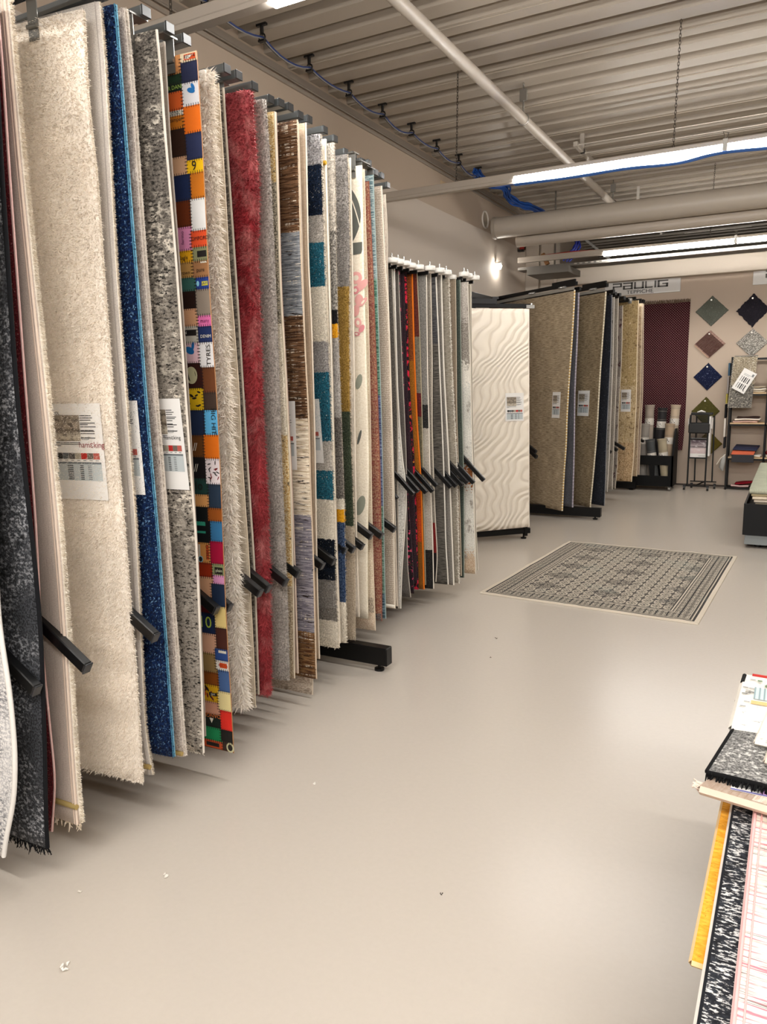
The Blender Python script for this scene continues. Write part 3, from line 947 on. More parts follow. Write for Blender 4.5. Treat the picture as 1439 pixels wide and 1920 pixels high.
o, R = add_rug('curl', 'rolled_edge_rug', 'taupe mottled rug whose edge curls forward, right of the blue rug', M_curl, back='#d9cfc4',
               bind=[(M_curl, .011, .4, .01, 'rolled_edge'), (mtl('#ded4c8'), .004, .0, .0)], pile=dict(mat=rm('pale_nap', [(0, '#d4c9bd', '#efe8df')], s=(200, 200)), L=.008, w=.0025, step=.004, vis=.004, edge=2, side='back'),
               hems=[(mtl('#b29a62'), .205, .018, 1.05)])
M_dist = rm('distress', [(0, '#7b736a', '#9b9389'), (.9, '#6e675e', '#8f877d'), (1.7, '#5f5952', '#837c73'), (2.0, '#4b4641', '#756e66')], s=(120, 260), t=(.35, .65), c4='#24211e', s4=(60, 140), t4=(.54, .6), c3='#d3c9ba', s3=(40, 60), t3=(.5, .58), m3=(6, 5, .46, .6), blot=.1, warp=.3)
o, R = add_rug('distress', 'distressed_rug', 'grey distressed rug with black mottling and a pale edge, left of the patchwork rug', M_dist, back='#b9aea1',
               bind=[(mtl('#dcd3c7'), .004, .5)], fr=(mtl('#cfc6ba'), .012, False, .004, .002, .4))
card(R, .018, 1.423, 'white information card on the grey distressed rug', w=.15, du_bot=-.014, words=(('hamεking', .018, .3, .127, INK),))
o, R = add_rug('thinback', 'reversed_rug', 'thin grey rug back, a strip left of the patchwork rug', rm('thinback', [(0, '#8d857c', '#a89f95')], s=(160, 800)), back='#6f6962',
               bind=[(mtl('#a59c92'), .004, .9)])

# patchwork of leather labels
R = Rug('patch', 1.0, .003, 1.0); R.th = .005
PC = {}
def pcol(h):
    if h not in PC: PC[h] = rm('leather_' + h[1:], [(0, h, h)], s=(90, 90), blot=.12, rough=.55, bump=.1)
    return PC[h]
RZ = [2.53, 2.503, 2.441, 2.37, 2.286, 2.203, 2.162, 2.08, 1.978, 1.925, 1.88, 1.826, 1.787, 1.7, 1.664, 1.61, 1.526, 1.44, 1.379, 1.293, 1.209, 1.118, 1.032, .984, .91, .827, .785, .752, .667, .586, .505, .46, .423, .34, .265, .188, .141, .105]
RC = '#e2cfae #2a2f4b #e4e2e6 #e8721f #2c3354 #f2c019 #c9741f #ecebea #e5542c #8d8e68 #a5764f #2a4596 #94877a #e879b4 #253463 #f1eff0 #6d4026 #45372f #62b8ea #e9761c #efe3e6 #2b3a4d #a0561f #3c7cae #b41640 #9fa777 #eda3d2 #22324d #ecd28a #4d2a23 #33508f #ece6df #4a6798 #f3e2a4 #e63328 #22211f #3a2b26'.split()
LZ = [2.53, 2.474, 2.445, 2.422, 2.364, 2.348, 2.307, 2.22, 2.162, 2.079, 1.995, 1.918, 1.88, 1.829, 1.784, 1.726, 1.667, 1.61, 1.542, 1.455, 1.379, 1.291, 1.213, 1.137, 1.079, 1.034, .984, .902, .827, .774, .697, .663, .637, .558, .481, .408, .357, .29, .241, .188, .135, .105]
LC = '#c88a56 #1e3524 #16251e #d8612a #e8e0d2 #cf7a22 #3a241b #d6a985 #1f2c50 #6b3014 #ea95c0 #f0b01c #c49655 #3a675f #2a1712 #e0a981 #cfc9bb #ecc6cf #3b1a16 #e8bd1d #24324f #6f4420 #1d1b1e #244540 #e6a766 #14181a #15181b #eca75e #a93416 #e6b08a #6b3a22 #6d1520 #1b2a4d #dba98c #9f8252 #8d4c17 #e3af1f #d79c82 #18241f #1b8a55 #c4512a'.split()
m = MB(); mats = []; mi = {}
def mid(h):
    if h not in mi: mi[h] = len(mats); mats.append(pcol(h))
    return mi[h]
rr = random.Random(5)
stitches = MB()
def cellface(u0, u1, za, zb, h):
    n = max(1, int((za - zb) / .03))
    for k in range(n):
        a, c = za + (zb - za) * k / n, za + (zb - za) * (k + 1) / n
        nu_ = max(1, int((u1 - u0) / .06))
        for q in range(nu_):
            x0, x1 = u0 + (u1 - u0) * q / nu_, u0 + (u1 - u0) * (q + 1) / nu_
            m.face([R.pt(x1, c, R.th), R.pt(x0, c, R.th), R.pt(x0, a, R.th), R.pt(x1, a, R.th)], mid(h), [(x1, c), (x0, c), (x0, a), (x1, a)])
def stitch(u, z, horiz, L=.006):
    d = (L, .0011) if horiz else (.0011, L)
    stitches.face([R.pt(u + d[0], z - d[1], R.th + .0022), R.pt(u - d[0], z - d[1], R.th + .0022), R.pt(u - d[0], z + d[1], R.th + .0022), R.pt(u + d[0], z + d[1], R.th + .0022)])
bnd = []
for i in range(len(RC)):
    ub = .064 - .012 * i / len(RC) + rr.uniform(-.006, .006)
    bnd.append((RZ[i], RZ[i + 1], ub))
    cellface(0, ub, RZ[i], RZ[i + 1], RC[i])
def ubound(z):
    for a, c, ub in bnd:
        if c <= z <= a: return ub
    return .055
zs_all = sorted(set(LZ + RZ), reverse=True)
for za, zb in zip(zs_all, zs_all[1:]):
    zm = (za + zb) / 2
    li = next(i for i in range(len(LC)) if LZ[i + 1] <= zm <= LZ[i])
    ub = ubound(zm); ub2 = .145 + .01 * math.sin(li * 2.3)
    cellface(ub, ub2, za, zb, LC[li])
    cellface(ub2, .27, za, zb, LC[(li * 7 + 3) % len(LC)])
    cellface(.27, R.W, za, zb, RC[(li * 5 + 2) % len(RC)])
for i in range(1, len(RZ) - 1):
    u = .004
    while u < .06: stitch(u, RZ[i], False); u += .0095
for i in range(1, len(LZ) - 1):
    u = ubound(LZ[i]) + .004
    while u < .142: stitch(u, LZ[i], False); u += .0095
z = .11
while z < 2.52:
    stitch(ubound(z), z, True); stitch(.145, z, True); z += .0105
# back and edge
zz = np.linspace(R.z0, R.z1, 40)
for a, c in zip(zz, zz[1:]):
    m.face([R.pt(0, a, 0), R.pt(R.W, a, 0), R.pt(R.W, c, 0), R.pt(0, c, 0)], mid('#6d4026'))
    m.face([R.pt(0, a, R.th), R.pt(0, a, 0), R.pt(0, c, 0), R.pt(0, c, R.th)], mid('#a97a50'))
prt = [plain(c, .6) for c in ('#1c1714', '#e8e2d4', '#d9531e', '#d9d03a', '#8fd0e8', '#c9c39c', '#1b6fb5', '#36a58a', '#e9b21c', '#7c1d1f')]
MOFF = len(mats); mats += prt
def rect(u0, u1, z0, z1, mi_): dm([(u1, z0), (u0, z0), (u0, z1), (u1, z1)], mi_)
def dm(poly, mi_, l=.0016): decal(R, m, poly, MOFF + mi_, l)
rect(.004, .05, 2.508, 2.525, 2); rect(.007, .046, 2.511, 2.522, 1); rect(.07, .135, 2.351, 2.361, 1)
dm(ell(.03, 2.415, .016, .008, .3), 6); dm(ell(.022, 2.425, .006, .012, -.5), 6); dm(ell(.1, 1.585, .02, .012, .4), 6); dm(ell(.085, 1.6, .006, .014, .2), 6)
rect(.003, .042, 1.892, 1.912, 0); rect(.003, .03, 1.872, 1.877, 1); rect(.003, .03, 1.798, 1.812, 3); dm(ell(.046, 1.806, .006, .009), 4)
rect(.066, .135, 1.635, 1.655, 0)
dm(ell(.1, 1.5, .026, .03), 5); dm(ell(.1, 1.5, .019, .022), 0, ); dm(ell(.1, 1.5, .011, .013), 5, .002)
for k in range(16): dm(ell(.07 + .07 * rr.random(), 1.385 + .06 * rr.random(), .008, .003, rr.random() * 3), 0)
for k in range(14): dm(ell(.004 + .04 * rr.random(), 1.13 + .07 * rr.random(), .008, .002, rr.random() * 3), 0 if k % 3 else 9)
rect(.072, .13, .965, .98, 7); rect(.072, .118, .937, .945, 7)
rect(.062, .074, .84, .895, 2); rect(.1, .108, .85, .895, 1); dm(ell(.1, .84, .011, .012), 4); dm(ell(.1, .84, .008, .009), 0, .002)
rect(.004, .04, .79, .815, 0); rect(.006, .042, .49, .5, 1); rect(.006, .04, .433, .452, 2); rect(.01, .036, .437, .448, 1)
for k in range(9): dm(ell(.065 + .06 * rr.random(), .3 + .05 * rr.random(), .01, .004, rr.random() * 3), 0 if k % 2 else 9)
rect(.062, .1, .316, .328, 0); dm(ell(.122, .32, .009, .01), 2)
dm([(.095, .205), (.105, .225), (.085, .225)], 1); dm(ell(.012, .122, .018, .02), 5); dm(ell(.012, .122, .011, .013), 0, .002)
rect(.064, .125, .112, .127, 0); rect(.066, .123, .114, .125, 2)
for k in range(2):
    zz0 = 1.25 - k * .075
    for s_ in (0, .008): dm([(.1 + s_, zz0 - .014), (.103 + s_, zz0 - .014), (.094 + s_, zz0 + .014), (.091 + s_, zz0 + .014)], 1)
patch = m.build('patchwork_rug', mats)
tag(patch, 'multicoloured patchwork rug of leather labels with lettering', 'rug', RACK1)
stitches.build('stitching', plain('#1d1512', .8), patch)
rgtv, upz = R.out, Vector((0, 0, 1))
def word(body, size, u, z, c, rot=0, sx=1.0):
    M_ = frame(R.pt(u, z, R.th + .0032), rgtv, upz) @ Matrix.Rotation(rad(rot), 4, 'Z')
    text_mesh(body, size, M_, plain(c, .6), 'lettering', patch, 0, sx)
K = '#1c1714'; Wt = '#efe9dd'
for a in (('RECTA', .015, .027, 2.5165, K), ('DICE', .026, .1, 2.5, K, -90), ('OR DANI', .018, .1, 2.433, '#9fbf5a'), ('STYLE', .012, .1, 2.356, K), ('stamper', .018, .1, 2.335, K),
          ('9', .042, .035, 2.182, K), ('OMFORD', .017, .026, 1.952, K), ('Eagle', .018, .1, 1.895, K), ('fermo', .018, .1, 1.96, '#6b2b5a', 90), ('pure', .018, .03, 1.85, K), ('SAM', .014, .017, 1.805, '#1d3b80'),
          ('brown', .018, .1, 1.845, K), ('many', .018, .025, 1.682, '#7a2b60'), ('DENIM', .015, .025, 1.63, Wt), ('WN', .015, .12, 1.645, Wt), ('TYRES', .026, .018, 1.567, K, 90),
          ('BIG HIT', .027, .016, 1.34, K, -90), ('glo', .045, .1, 1.11, K), ('O HILL', .018, .068, .868, K, -90), ('plain', .016, .02, .803, '#dfe3c0'),
          ('9', .03, .125, .75, K), ('10', .062, .095, .6, '#b9cf52'), ('a', .03, .125, .64, '#b9cf52'), ('RECTA', .014, .023, .4425, '#b3271d'), ('J&M', .012, .08, .322, Wt), ('DANGER', .022, .095, .237, '#e07a3a', 180),
          ('TOKAN', .013, .095, .1195, K, 180)):
    word(*a)

M_shag = rm('shag', [(0, '#efe6d9', '#fdf8f0')], s=(120, 120), t=(.3, .7), blot=.03)
o, R = add_rug('shag', 'shag_rug', 'fluffy cream shag rug with long tufts, right of the patchwork rug', M_shag, back='#c9bba8',
               pile=dict(L=.034, w=.005, step=.006, vis=.2, edge=1.4, jit=.5, droop=.55))
add_rug('check', 'flat_rug', 'flat beige rug with faint squares, right of the cream shag', rm('check', [(0, '#c4b7a3', '#d8ccb9')], s=(80, 500), grid=('#ddd3c2', .05, .07, .1)), back='#ad9f8c',
        bind=[(mtl('#cdbfa9'), .003, .9)], fr=(mtl('#d8ccb9'), .012, False, .004, .002, .2))
add_rug('darkedge', 'reversed_rug', 'thin rug edge with dark flecks and a pale lip, left of the red shag', rm('darkedge', [(0, '#57514a', '#8c8479')], s=(50, 120), t=(.45, .55)), back='#6d665d',
        bind=[(mtl('#c2b7a7'), .005, .3)])
M_red = rm('red2', [(0, '#8a2a30', '#b4494d'), (1.75, '#7a1a22', '#a5383e'), (2.2, '#8a2d33', '#b4565a')], s=(150, 110), t=(.3, .7), c3='#d28b88', s3=(13, 8), t3=(.48, .75), warp=.3, blot=.15)
o, R = add_rug('red2', 'shag_rug', 'raspberry red shag rug', M_red, back='#b06a68',
               pile=dict(L=.02, w=.0035, step=.0048, vis=.2, edge=1.2, jit=.42, droop=.45))
card(R, .058, 1.406, 'white card edge tucked at the left of the red shag rug', w=.2)
M_gr2 = rm('grey2', [(0, '#827c76', '#b9b2aa')], s=(240, 240), blot=.1, c3='#c8c1b8', s3=(12, 8), t3=(.55, .8))
o, R = add_rug('grey2', 'pile_rug', 'plain mid grey pile rug, right of the red shag', M_gr2, back='#a8a098', pile=dict(L=.012, w=.003, step=.0048, vis=.16, jit=.45))
add_rug('floral', 'pile_rug', 'narrow strip of ochre and charcoal mottled rug', rm('floral', [(0, '#8d7a62', '#c3b49b'), (.6, '#b0894f', '#d9c79f'), (1.25, '#c9bda6', '#efe6d6'), (1.7, '#5a564c', '#b3a894'), (2.25, '#a78348', '#d2be93')], s=(120, 160), t=(.4, .6), c3='#5c5142', s3=(60, 60), t3=(.6, .66)), back='#9b8d7b',
        bind=[(mtl('#cfc2ad'), .004, .3)])
add_rug('beigeseam', 'reversed_rug', 'thin pinkish beige rug edge, left of the brown striped rug', rm('beigeseam', [(0, '#bda595', '#d4bfae')], s=(160, 600)), back='#a58f80', bind=[(mtl('#dcc9b8'), .003, 1.0, .004)])
M_brown = rm('brown', [(0, '#4d2f1a', '#8d6a45'), (.35, '#6a6570', '#a29ca2'), (.892, '#b9a68c', '#efe5d3'), (1.317, '#3a2415', '#7d5d42'), (1.75, '#60646a', '#9b9ea2'), (2.081, '#402817', '#7a5a40')],
             s=(12, 190), t=(.4, .62), c3='#e2d6c3', s3=(9, 150), t3=(.57, .63), m3=(90, 9, .42, .55), c4='#20140d', s4=(12, 120), t4=(.57, .64))
o, R = add_rug('brown', 'pile_rug', 'rug banded in brown, slate and cream horizontal streaks', M_brown, back='#a08a75', bind=[(mtl('#cdb9a2'), .005, .35)],
               pile=dict(L=.006, w=.0028, step=.006, vis=.13, jit=.35))
card(R, .056, 1.394, 'white card edge on the brown and slate streaked rug', w=.2)
add_rug('taupe_low', 'pile_rug', 'taupe distressed rug hanging lowest, below the brown streaked rug', rm('taupe_low', [(0, '#b09f8e', '#d6c9b9')], s=(70, 160), t=(.4, .6), c3='#8d7d6d', s3=(24, 24), t3=(.56, .7)), back='#b6a895',
        bind=[(mtl('#cfc0ad'), .004, .5)])
add_rug('beigethin', 'pile_rug', 'narrow sand beige rug with fine rungs, left of the teal block rug', rm('beigethin', [(0, '#bda78f', '#d9c7b1')], s=(60, 300), grid=('#a58f78', .5, .045, .12)), back='#b8a48d',
        bind=[(mtl('#e5d7c4'), .005, .4)])
M_teal = rm('teal', [(0, '#bdb5a6', '#e9e1d2'), (.334, '#5d5852', '#8b857e'), (.396, '#6d6964', '#9a958f'), (.531, '#05090f', '#141e2e'), (.736, '#c9c0b0', '#efe7d8'), (.923, '#123d4d', '#2e7488'), (1.062, '#8d8780', '#bdb7ae'), (1.192, '#0f3546', '#2c7084'),
                     (1.513, '#757170', '#a5a19e'), (1.647, '#c2baaa', '#ebe3d4'), (1.891, '#123f4f', '#2c7387'), (2.082, '#8e8983', '#bab3aa'), (2.204, '#050d18', '#12233c'), (2.413, '#7e7b7c', '#b1adac')],
            s=(280, 280), t=(.35, .65), bump=.5, c3='#e9e3d8', s3=(150, 150), t3=(.64, .68))
o, R = add_rug('teal', 'pile_rug', 'pile rug in blocks of teal, navy, grey and cream', M_teal, back='#c5baa9', bind=[(mtl('#d8cdbb'), .004, .2)],
               pile=dict(L=.011, w=.003, step=.0052, vis=.12, jit=.45))
card(R, .051, 1.398, 'white card edge on the teal block rug', w=.2, du_bot=-.014)
o, R = add_rug('whitegold', 'reversed_rug', 'narrow off white rug back topped by a gold clip, beside the teal block rug', rm('whitegold', [(0, '#cfc3b0', '#e4dac9')], s=(500, 60), t=(.4, .6)), back='#c4b8a5',
               bind=[(mtl('#efe7d9'), .004, .8, .004)], hems=[(mtl('#c59a35'), 2.42, .02, 1.1)])
M_gb = rm('greyblocks', [(0, '#cfc6b6', '#eae2d3'), (.395, '#1a2b49', '#4d5f7d'), (.798, '#cf9412', '#e9b02a'), (.859, '#d6cdbd', '#eee7d9'), (.914, '#4d4844', '#807a73'), (1.301, '#8d8883', '#b5b0aa'), (1.669, '#d08f0e', '#eab02c'), (1.733, '#0c0b0c', '#262427'), (1.798, '#5f5b56', '#b0aaa1'), (2.15, '#a39c92', '#d3cabd')],
          s=(260, 220), t=(.38, .62))
o, R = add_rug('greyblocks', 'pile_rug', 'narrow grey speckled rug with small black and yellow blocks', M_gb, back='#b5aa99', pile=dict(L=.01, w=.003, step=.0055, vis=.07, jit=.45))
M_gold = rm('gold', [(0, '#a99a86', '#cdbfab'), (.74, '#2c3528', '#525b48'), (1.328, '#86682c', '#b4924d'), (1.923, '#716c68', '#a49e98')], s=(300, 260), t=(.35, .65))
o, R = add_rug('gold', 'pile_rug', 'pile rug banded in grey, ochre gold, forest green and beige', M_gold, back='#b8ab98', pile=dict(L=.01, w=.003, step=.0055, vis=.12, jit=.45), bind=[(mtl('#cbbda8'), .003, .2)])
add_rug('whitelines', 'reversed_rug', 'thin white rug edge with fine upright lines, right of the ochre banded rug', rm('whitelines', [(0, '#d0c5b6', '#e8dfd1')], s=(600, 40), t=(.42, .58)), back='#cfc4b4', bind=[(mtl('#e8dccb'), .003, .9, .003)])
M_leaf = rm('leaf', [(0, '#e3d8c3', '#f0e7d6')], s=(200, 200), blot=.04)
o, R = add_rug('leaf', 'printed_rug', 'cream rug with grey leaf and pink blossom motifs', M_leaf, back='#cdbf9f')
lf = [plain('#5d5f59', .9, 0, .25), plain('#e2a7a2', .9, 0, .2), plain('#e9dfce', .9), plain('#8f9385', .9, 0, .25), plain('#d98d92', .9, 0, .2)]
def dz(poly, mi_, l=.0016):
    m = MB(); decal(R, m, poly, 0, l); m.build(('leaf_motif', 'blossom_motif', 'vein_motif', 'leaf_motif', 'blossom_motif')[mi_], lf[mi_], o)
dz([(.085, 2.46)] + [(.085 - .075 * math.sin(t * math.pi) ** .8, 2.44 - .3 * t) for t in np.linspace(.05, .95, 14)] + [(.085, 2.13)], 0)
for i in range(9):
    t0, t1 = i / 9, (i + 1) / 9
    f = lambda t: .085 - .075 * (t ** .7)
    dz([(f(t0), 2.4 - .2 * t0), (f(t0) - .006, 2.4 - .2 * t0), (f(t1) - .006, 2.4 - .2 * t1), (f(t1), 2.4 - .2 * t1)], 2, .0024)
dz([(.085, 2.16), (.005, 2.16), (.006, 2.12), (.012, 2.105), (.085, 2.1)], 0)
for i, (u, z_, a, c, mi_) in enumerate(((.045, 1.99, .035, .03, 1), (.015, 1.95, .02, .045, 1), (.05, 1.93, .02, .02, 4), (.03, 1.88, .025, .03, 1), (.008, 1.87, .012, .03, 1), (.05, 1.83, .03, .02, 1), (.04, 1.77, .02, .025, 1), (.02, 1.74, .014, .022, 4), (.05, 1.715, .01, .02, 4))):
    dz(ell(u, z_, a, c, i), mi_, .0016 + .0003 * i); 
    if i % 2 == 0: dz(ell(u, z_, a * .45, c * .45, i), 2, .0022 + .0003 * i)
for u, z_, a, c, mi_ in ((.045, 1.475, .018, .04, 3), (.05, 1.19, .008, .04, 0), (.045, .83, .026, .055, 3)): dz(ell(u, z_, a, c, .3), mi_)
add_rug('beigefloral', 'pile_rug', 'pale beige floral rug with a bordered lower edge, behind the cream leaf rug', rm('beigefloral', [(0, '#d2b79c', '#e8d8c3'), (.22, '#8d7f70', '#d2c3ae'), (.3, '#d0bda3', '#e9dcc6')], s=(120, 160), t=(.4, .6)), back='#c8b79f', bind=[(mtl('#e3d2ba'), .004, .4)])
M_pers = rm('persred', [(0, '#3f4a52', '#8a8f8a'), (.2, '#7c4434', '#b08a6d')], s=(160, 90), t=(.4, .6), c3='#7e2f35', s3=(40, 200), t3=(.5, .62), c4='#b9b0a0', s4=(60, 220), t4=(.66, .72), grid=('#8f6a5e', .012, .016, .16))
add_rug('persred', 'woven_rug', 'woven rug of rust, red and brown threads', M_pers, back='#7d6a5d', bind=[(mtl('#8d5a4c'), .003, .5)])
add_rug('greenedge', 'woven_rug', 'rug edge streaked in teal, green and indigo, right of the rust woven rug', rm('greenedge', [(0, '#2f4a57', '#7c9098'), (.3, '#3d5c50', '#8aa393'), (.8, '#37405c', '#7f88a8'), (1.4, '#2c5546', '#7fa08d'), (2.0, '#4f666c', '#a6b1ae')], s=(30, 420), t=(.42, .6)), back='#6d7c7c', bind=[(mtl('#9fb0ac'), .003, .3)])
add_rug('taupe2', 'woven_rug', 'taupe looped rug with a white hem near the end of the front rack', rm('taupe2', [(0, '#a39383', '#cdbfae')], s=(150, 170), t=(.4, .6), grid=('#8d7e70', .01, .012, .2)), back='#c7b9a6', bind=[(mtl('#e0d4c2'), .004, .4)], hems=[(mtl('#ece3d4'), .195, .02, 1.05)])
add_rug('whitelast', 'reversed_rug', 'pale rug back with a rounded top corner, last on the front rack', rm('whitelast', [(0, '#c9bcad', '#e1d6c8')], s=(300, 200)), back='#b4a798', bind=[(mtl('#ded2c2'), .004, .4)])

# ---- middle rack
def r2(key, name, label, cols, back='#8d867d', W=.95, **kw):
    mkw = kw.pop('mk', {})
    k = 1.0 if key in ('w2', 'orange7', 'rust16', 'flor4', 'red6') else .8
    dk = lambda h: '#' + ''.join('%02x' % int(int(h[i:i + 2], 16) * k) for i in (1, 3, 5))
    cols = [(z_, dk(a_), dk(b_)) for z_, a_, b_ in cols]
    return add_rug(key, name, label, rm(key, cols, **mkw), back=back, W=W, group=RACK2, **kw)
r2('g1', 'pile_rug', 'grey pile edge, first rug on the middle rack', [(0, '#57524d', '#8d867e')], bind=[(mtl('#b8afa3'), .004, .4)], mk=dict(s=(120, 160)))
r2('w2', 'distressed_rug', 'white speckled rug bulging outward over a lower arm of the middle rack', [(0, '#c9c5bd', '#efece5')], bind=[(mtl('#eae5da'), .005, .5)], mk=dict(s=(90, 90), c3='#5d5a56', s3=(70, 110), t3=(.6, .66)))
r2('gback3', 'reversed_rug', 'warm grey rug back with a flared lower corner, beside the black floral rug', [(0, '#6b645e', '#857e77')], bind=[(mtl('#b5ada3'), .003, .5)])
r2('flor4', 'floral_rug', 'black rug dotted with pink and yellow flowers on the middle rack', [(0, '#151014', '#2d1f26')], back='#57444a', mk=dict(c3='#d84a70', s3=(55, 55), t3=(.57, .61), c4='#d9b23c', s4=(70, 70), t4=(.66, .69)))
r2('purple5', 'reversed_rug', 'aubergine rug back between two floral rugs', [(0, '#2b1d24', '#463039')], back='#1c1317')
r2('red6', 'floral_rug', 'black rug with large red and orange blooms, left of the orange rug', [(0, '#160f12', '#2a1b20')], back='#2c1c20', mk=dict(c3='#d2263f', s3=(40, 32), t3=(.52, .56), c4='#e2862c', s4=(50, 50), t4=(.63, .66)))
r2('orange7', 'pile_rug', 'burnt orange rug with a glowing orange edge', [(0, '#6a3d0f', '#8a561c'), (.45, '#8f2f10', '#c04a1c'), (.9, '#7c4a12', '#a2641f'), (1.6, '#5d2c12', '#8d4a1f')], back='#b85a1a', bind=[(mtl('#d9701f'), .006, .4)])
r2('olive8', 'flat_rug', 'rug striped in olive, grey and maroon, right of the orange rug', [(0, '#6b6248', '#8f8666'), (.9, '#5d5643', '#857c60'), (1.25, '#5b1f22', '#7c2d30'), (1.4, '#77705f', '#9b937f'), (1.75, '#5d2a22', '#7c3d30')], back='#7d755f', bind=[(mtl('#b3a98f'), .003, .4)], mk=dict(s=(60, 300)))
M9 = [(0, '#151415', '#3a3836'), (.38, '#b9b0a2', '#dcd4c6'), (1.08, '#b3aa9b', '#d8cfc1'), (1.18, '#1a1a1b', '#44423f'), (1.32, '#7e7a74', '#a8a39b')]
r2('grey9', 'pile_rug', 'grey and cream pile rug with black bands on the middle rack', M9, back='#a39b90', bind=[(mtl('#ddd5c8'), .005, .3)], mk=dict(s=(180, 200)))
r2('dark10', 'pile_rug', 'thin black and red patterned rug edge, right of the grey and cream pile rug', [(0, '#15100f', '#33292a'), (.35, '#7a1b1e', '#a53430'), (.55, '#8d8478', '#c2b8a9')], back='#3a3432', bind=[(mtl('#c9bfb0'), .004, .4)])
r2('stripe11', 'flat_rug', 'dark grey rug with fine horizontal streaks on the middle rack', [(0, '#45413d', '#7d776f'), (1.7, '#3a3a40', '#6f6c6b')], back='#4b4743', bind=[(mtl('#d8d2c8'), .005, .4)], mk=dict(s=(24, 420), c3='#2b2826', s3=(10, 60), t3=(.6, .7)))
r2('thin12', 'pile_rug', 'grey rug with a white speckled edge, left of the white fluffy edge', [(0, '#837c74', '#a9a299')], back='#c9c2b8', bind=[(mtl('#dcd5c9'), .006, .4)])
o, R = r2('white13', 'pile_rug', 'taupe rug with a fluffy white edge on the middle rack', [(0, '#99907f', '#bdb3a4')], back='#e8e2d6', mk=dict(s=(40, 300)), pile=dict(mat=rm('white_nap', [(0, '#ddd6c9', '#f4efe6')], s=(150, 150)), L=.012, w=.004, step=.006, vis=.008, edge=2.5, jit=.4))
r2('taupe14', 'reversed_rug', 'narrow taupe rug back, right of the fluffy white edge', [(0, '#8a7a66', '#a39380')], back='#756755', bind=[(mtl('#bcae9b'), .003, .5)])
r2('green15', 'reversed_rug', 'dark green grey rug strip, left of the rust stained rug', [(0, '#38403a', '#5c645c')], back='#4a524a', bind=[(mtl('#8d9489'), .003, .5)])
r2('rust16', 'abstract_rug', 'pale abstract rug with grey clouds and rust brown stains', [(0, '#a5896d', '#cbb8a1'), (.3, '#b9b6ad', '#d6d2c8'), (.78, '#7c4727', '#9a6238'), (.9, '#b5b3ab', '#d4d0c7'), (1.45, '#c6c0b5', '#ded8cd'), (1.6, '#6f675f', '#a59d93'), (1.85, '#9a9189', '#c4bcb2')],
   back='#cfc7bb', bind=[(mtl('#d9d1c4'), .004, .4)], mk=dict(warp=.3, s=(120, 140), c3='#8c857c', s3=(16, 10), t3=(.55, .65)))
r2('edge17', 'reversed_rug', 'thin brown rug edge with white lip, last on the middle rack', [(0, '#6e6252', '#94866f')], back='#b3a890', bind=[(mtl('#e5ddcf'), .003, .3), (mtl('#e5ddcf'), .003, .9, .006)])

# ---- far racks
def wavy_mat():
    g = G('rug_carved_waves')
    u, v = g.uv()
    P_ = g.vec(g.math('MULTIPLY', u, 1.5), g.math('MULTIPLY', v, 1.1))
    w = g.noise(P_, 1.0, 1.5, .4)
    w2 = g.noise(g.vec(u, g.math('MULTIPLY', v, 2.0), 4.0), 1.6, 1.0)
    ph = g.math('ADD', g.math('MULTIPLY', u, -74.0), g.math('MULTIPLY', w, 75.0))
    ph = g.math('ADD', ph, g.math('MULTIPLY', v, -58.0))
    ph = g.math('ADD', ph, g.math('MULTIPLY', w2, 40.0))
    sn = g.math('SINE', ph)
    sp = g.noise(g.vec(g.math('MULTIPLY', u, 260.0), g.math('MULTIPLY', v, 260.0)), 1.0, 1.0)
    grv = g.mr(g.math('ADD', sn, g.math('MULTIPLY', sp, .9)), -.75, -.1, 1.0, 0.0)
    col = g.mix(grv, lin('#eee4d5'), lin('#cfc2b1'))
    g.bump(sn, .6, .008)
    return g.fin(col, .95, 0, .2)
o, R = add_rug('wavy', 'carved_rug', 'cream rug with carved flowing wave lines, facing the aisle on its own frame', wavy_mat(), back='#cfc3b2', W=1.0, group=RACK3, bind=[(mtl('#efe6d8'), .006, .6)], wave=.001, cut=-.02)
card(R, .055, 1.367, 'white information card on the cream wave carved rug', w=.18, h=.253)
M_jute = rm('jute', [(0, '#8d7c64', '#b5a388')], s=(14, 130), t=(.38, .62), c3='#c2b296', s3=(70, 170), t3=(.58, .68), bump=.8)
def beads(R, parent, c1, c2, step=.03):
    for nm, c, off in (('edge_stitching', c1, 0), ('edge_stitching', c2, step / 2)):
        m = MB(); z = R.z0 + off + .01
        while z < R.z1:
            p = R.pt(.0, z, R.th * .6)
            m.cyl(p + Vector((0, 0, -.007)), p + Vector((0, 0, .007)), .0085, 6); z += step
        m.build(nm, mtl(c), parent)
o, R = add_rug('brown1', 'jute_rug', 'large sand brown woven rug with stitched white edge on the far rack', M_jute, back='#8d7c64', W=1.5, group=RACK3)
beads(R, o, '#e9dcc4', '#cfae6d')
card(R, .119, 1.356, 'white information card on the large sand brown woven rug', w=.135, h=.272)
o, R = add_rug('bluegrey', 'woven_rug', 'slate blue rug strip between the two brown woven rugs', rm('bluegrey', [(0, '#4a4a50', '#65656b')], s=(60, 260)), back='#5d5d63', W=1.2, group=RACK3)
beads(R, o, '#b9b2bd', '#a49ca8', .035)
o, R = add_rug('brown2', 'jute_rug', 'darker brown woven rug with stitched edge, second of the brown pair', rm('jute2', [(0, '#726149', '#9a886c')], s=(18, 130), t=(.38, .62), c3='#a59478', s3=(60, 170), t3=(.58, .68), c4='#4a3c2a', s4=(30, 90), t4=(.6, .7), bump=.8), back='#77664f', W=1.3, group=RACK3)
beads(R, o, '#ddd2bd', '#c6bb9f')
card(R, .14, 1.363, 'white information card on the darker brown woven rug', w=.19, h=.272)
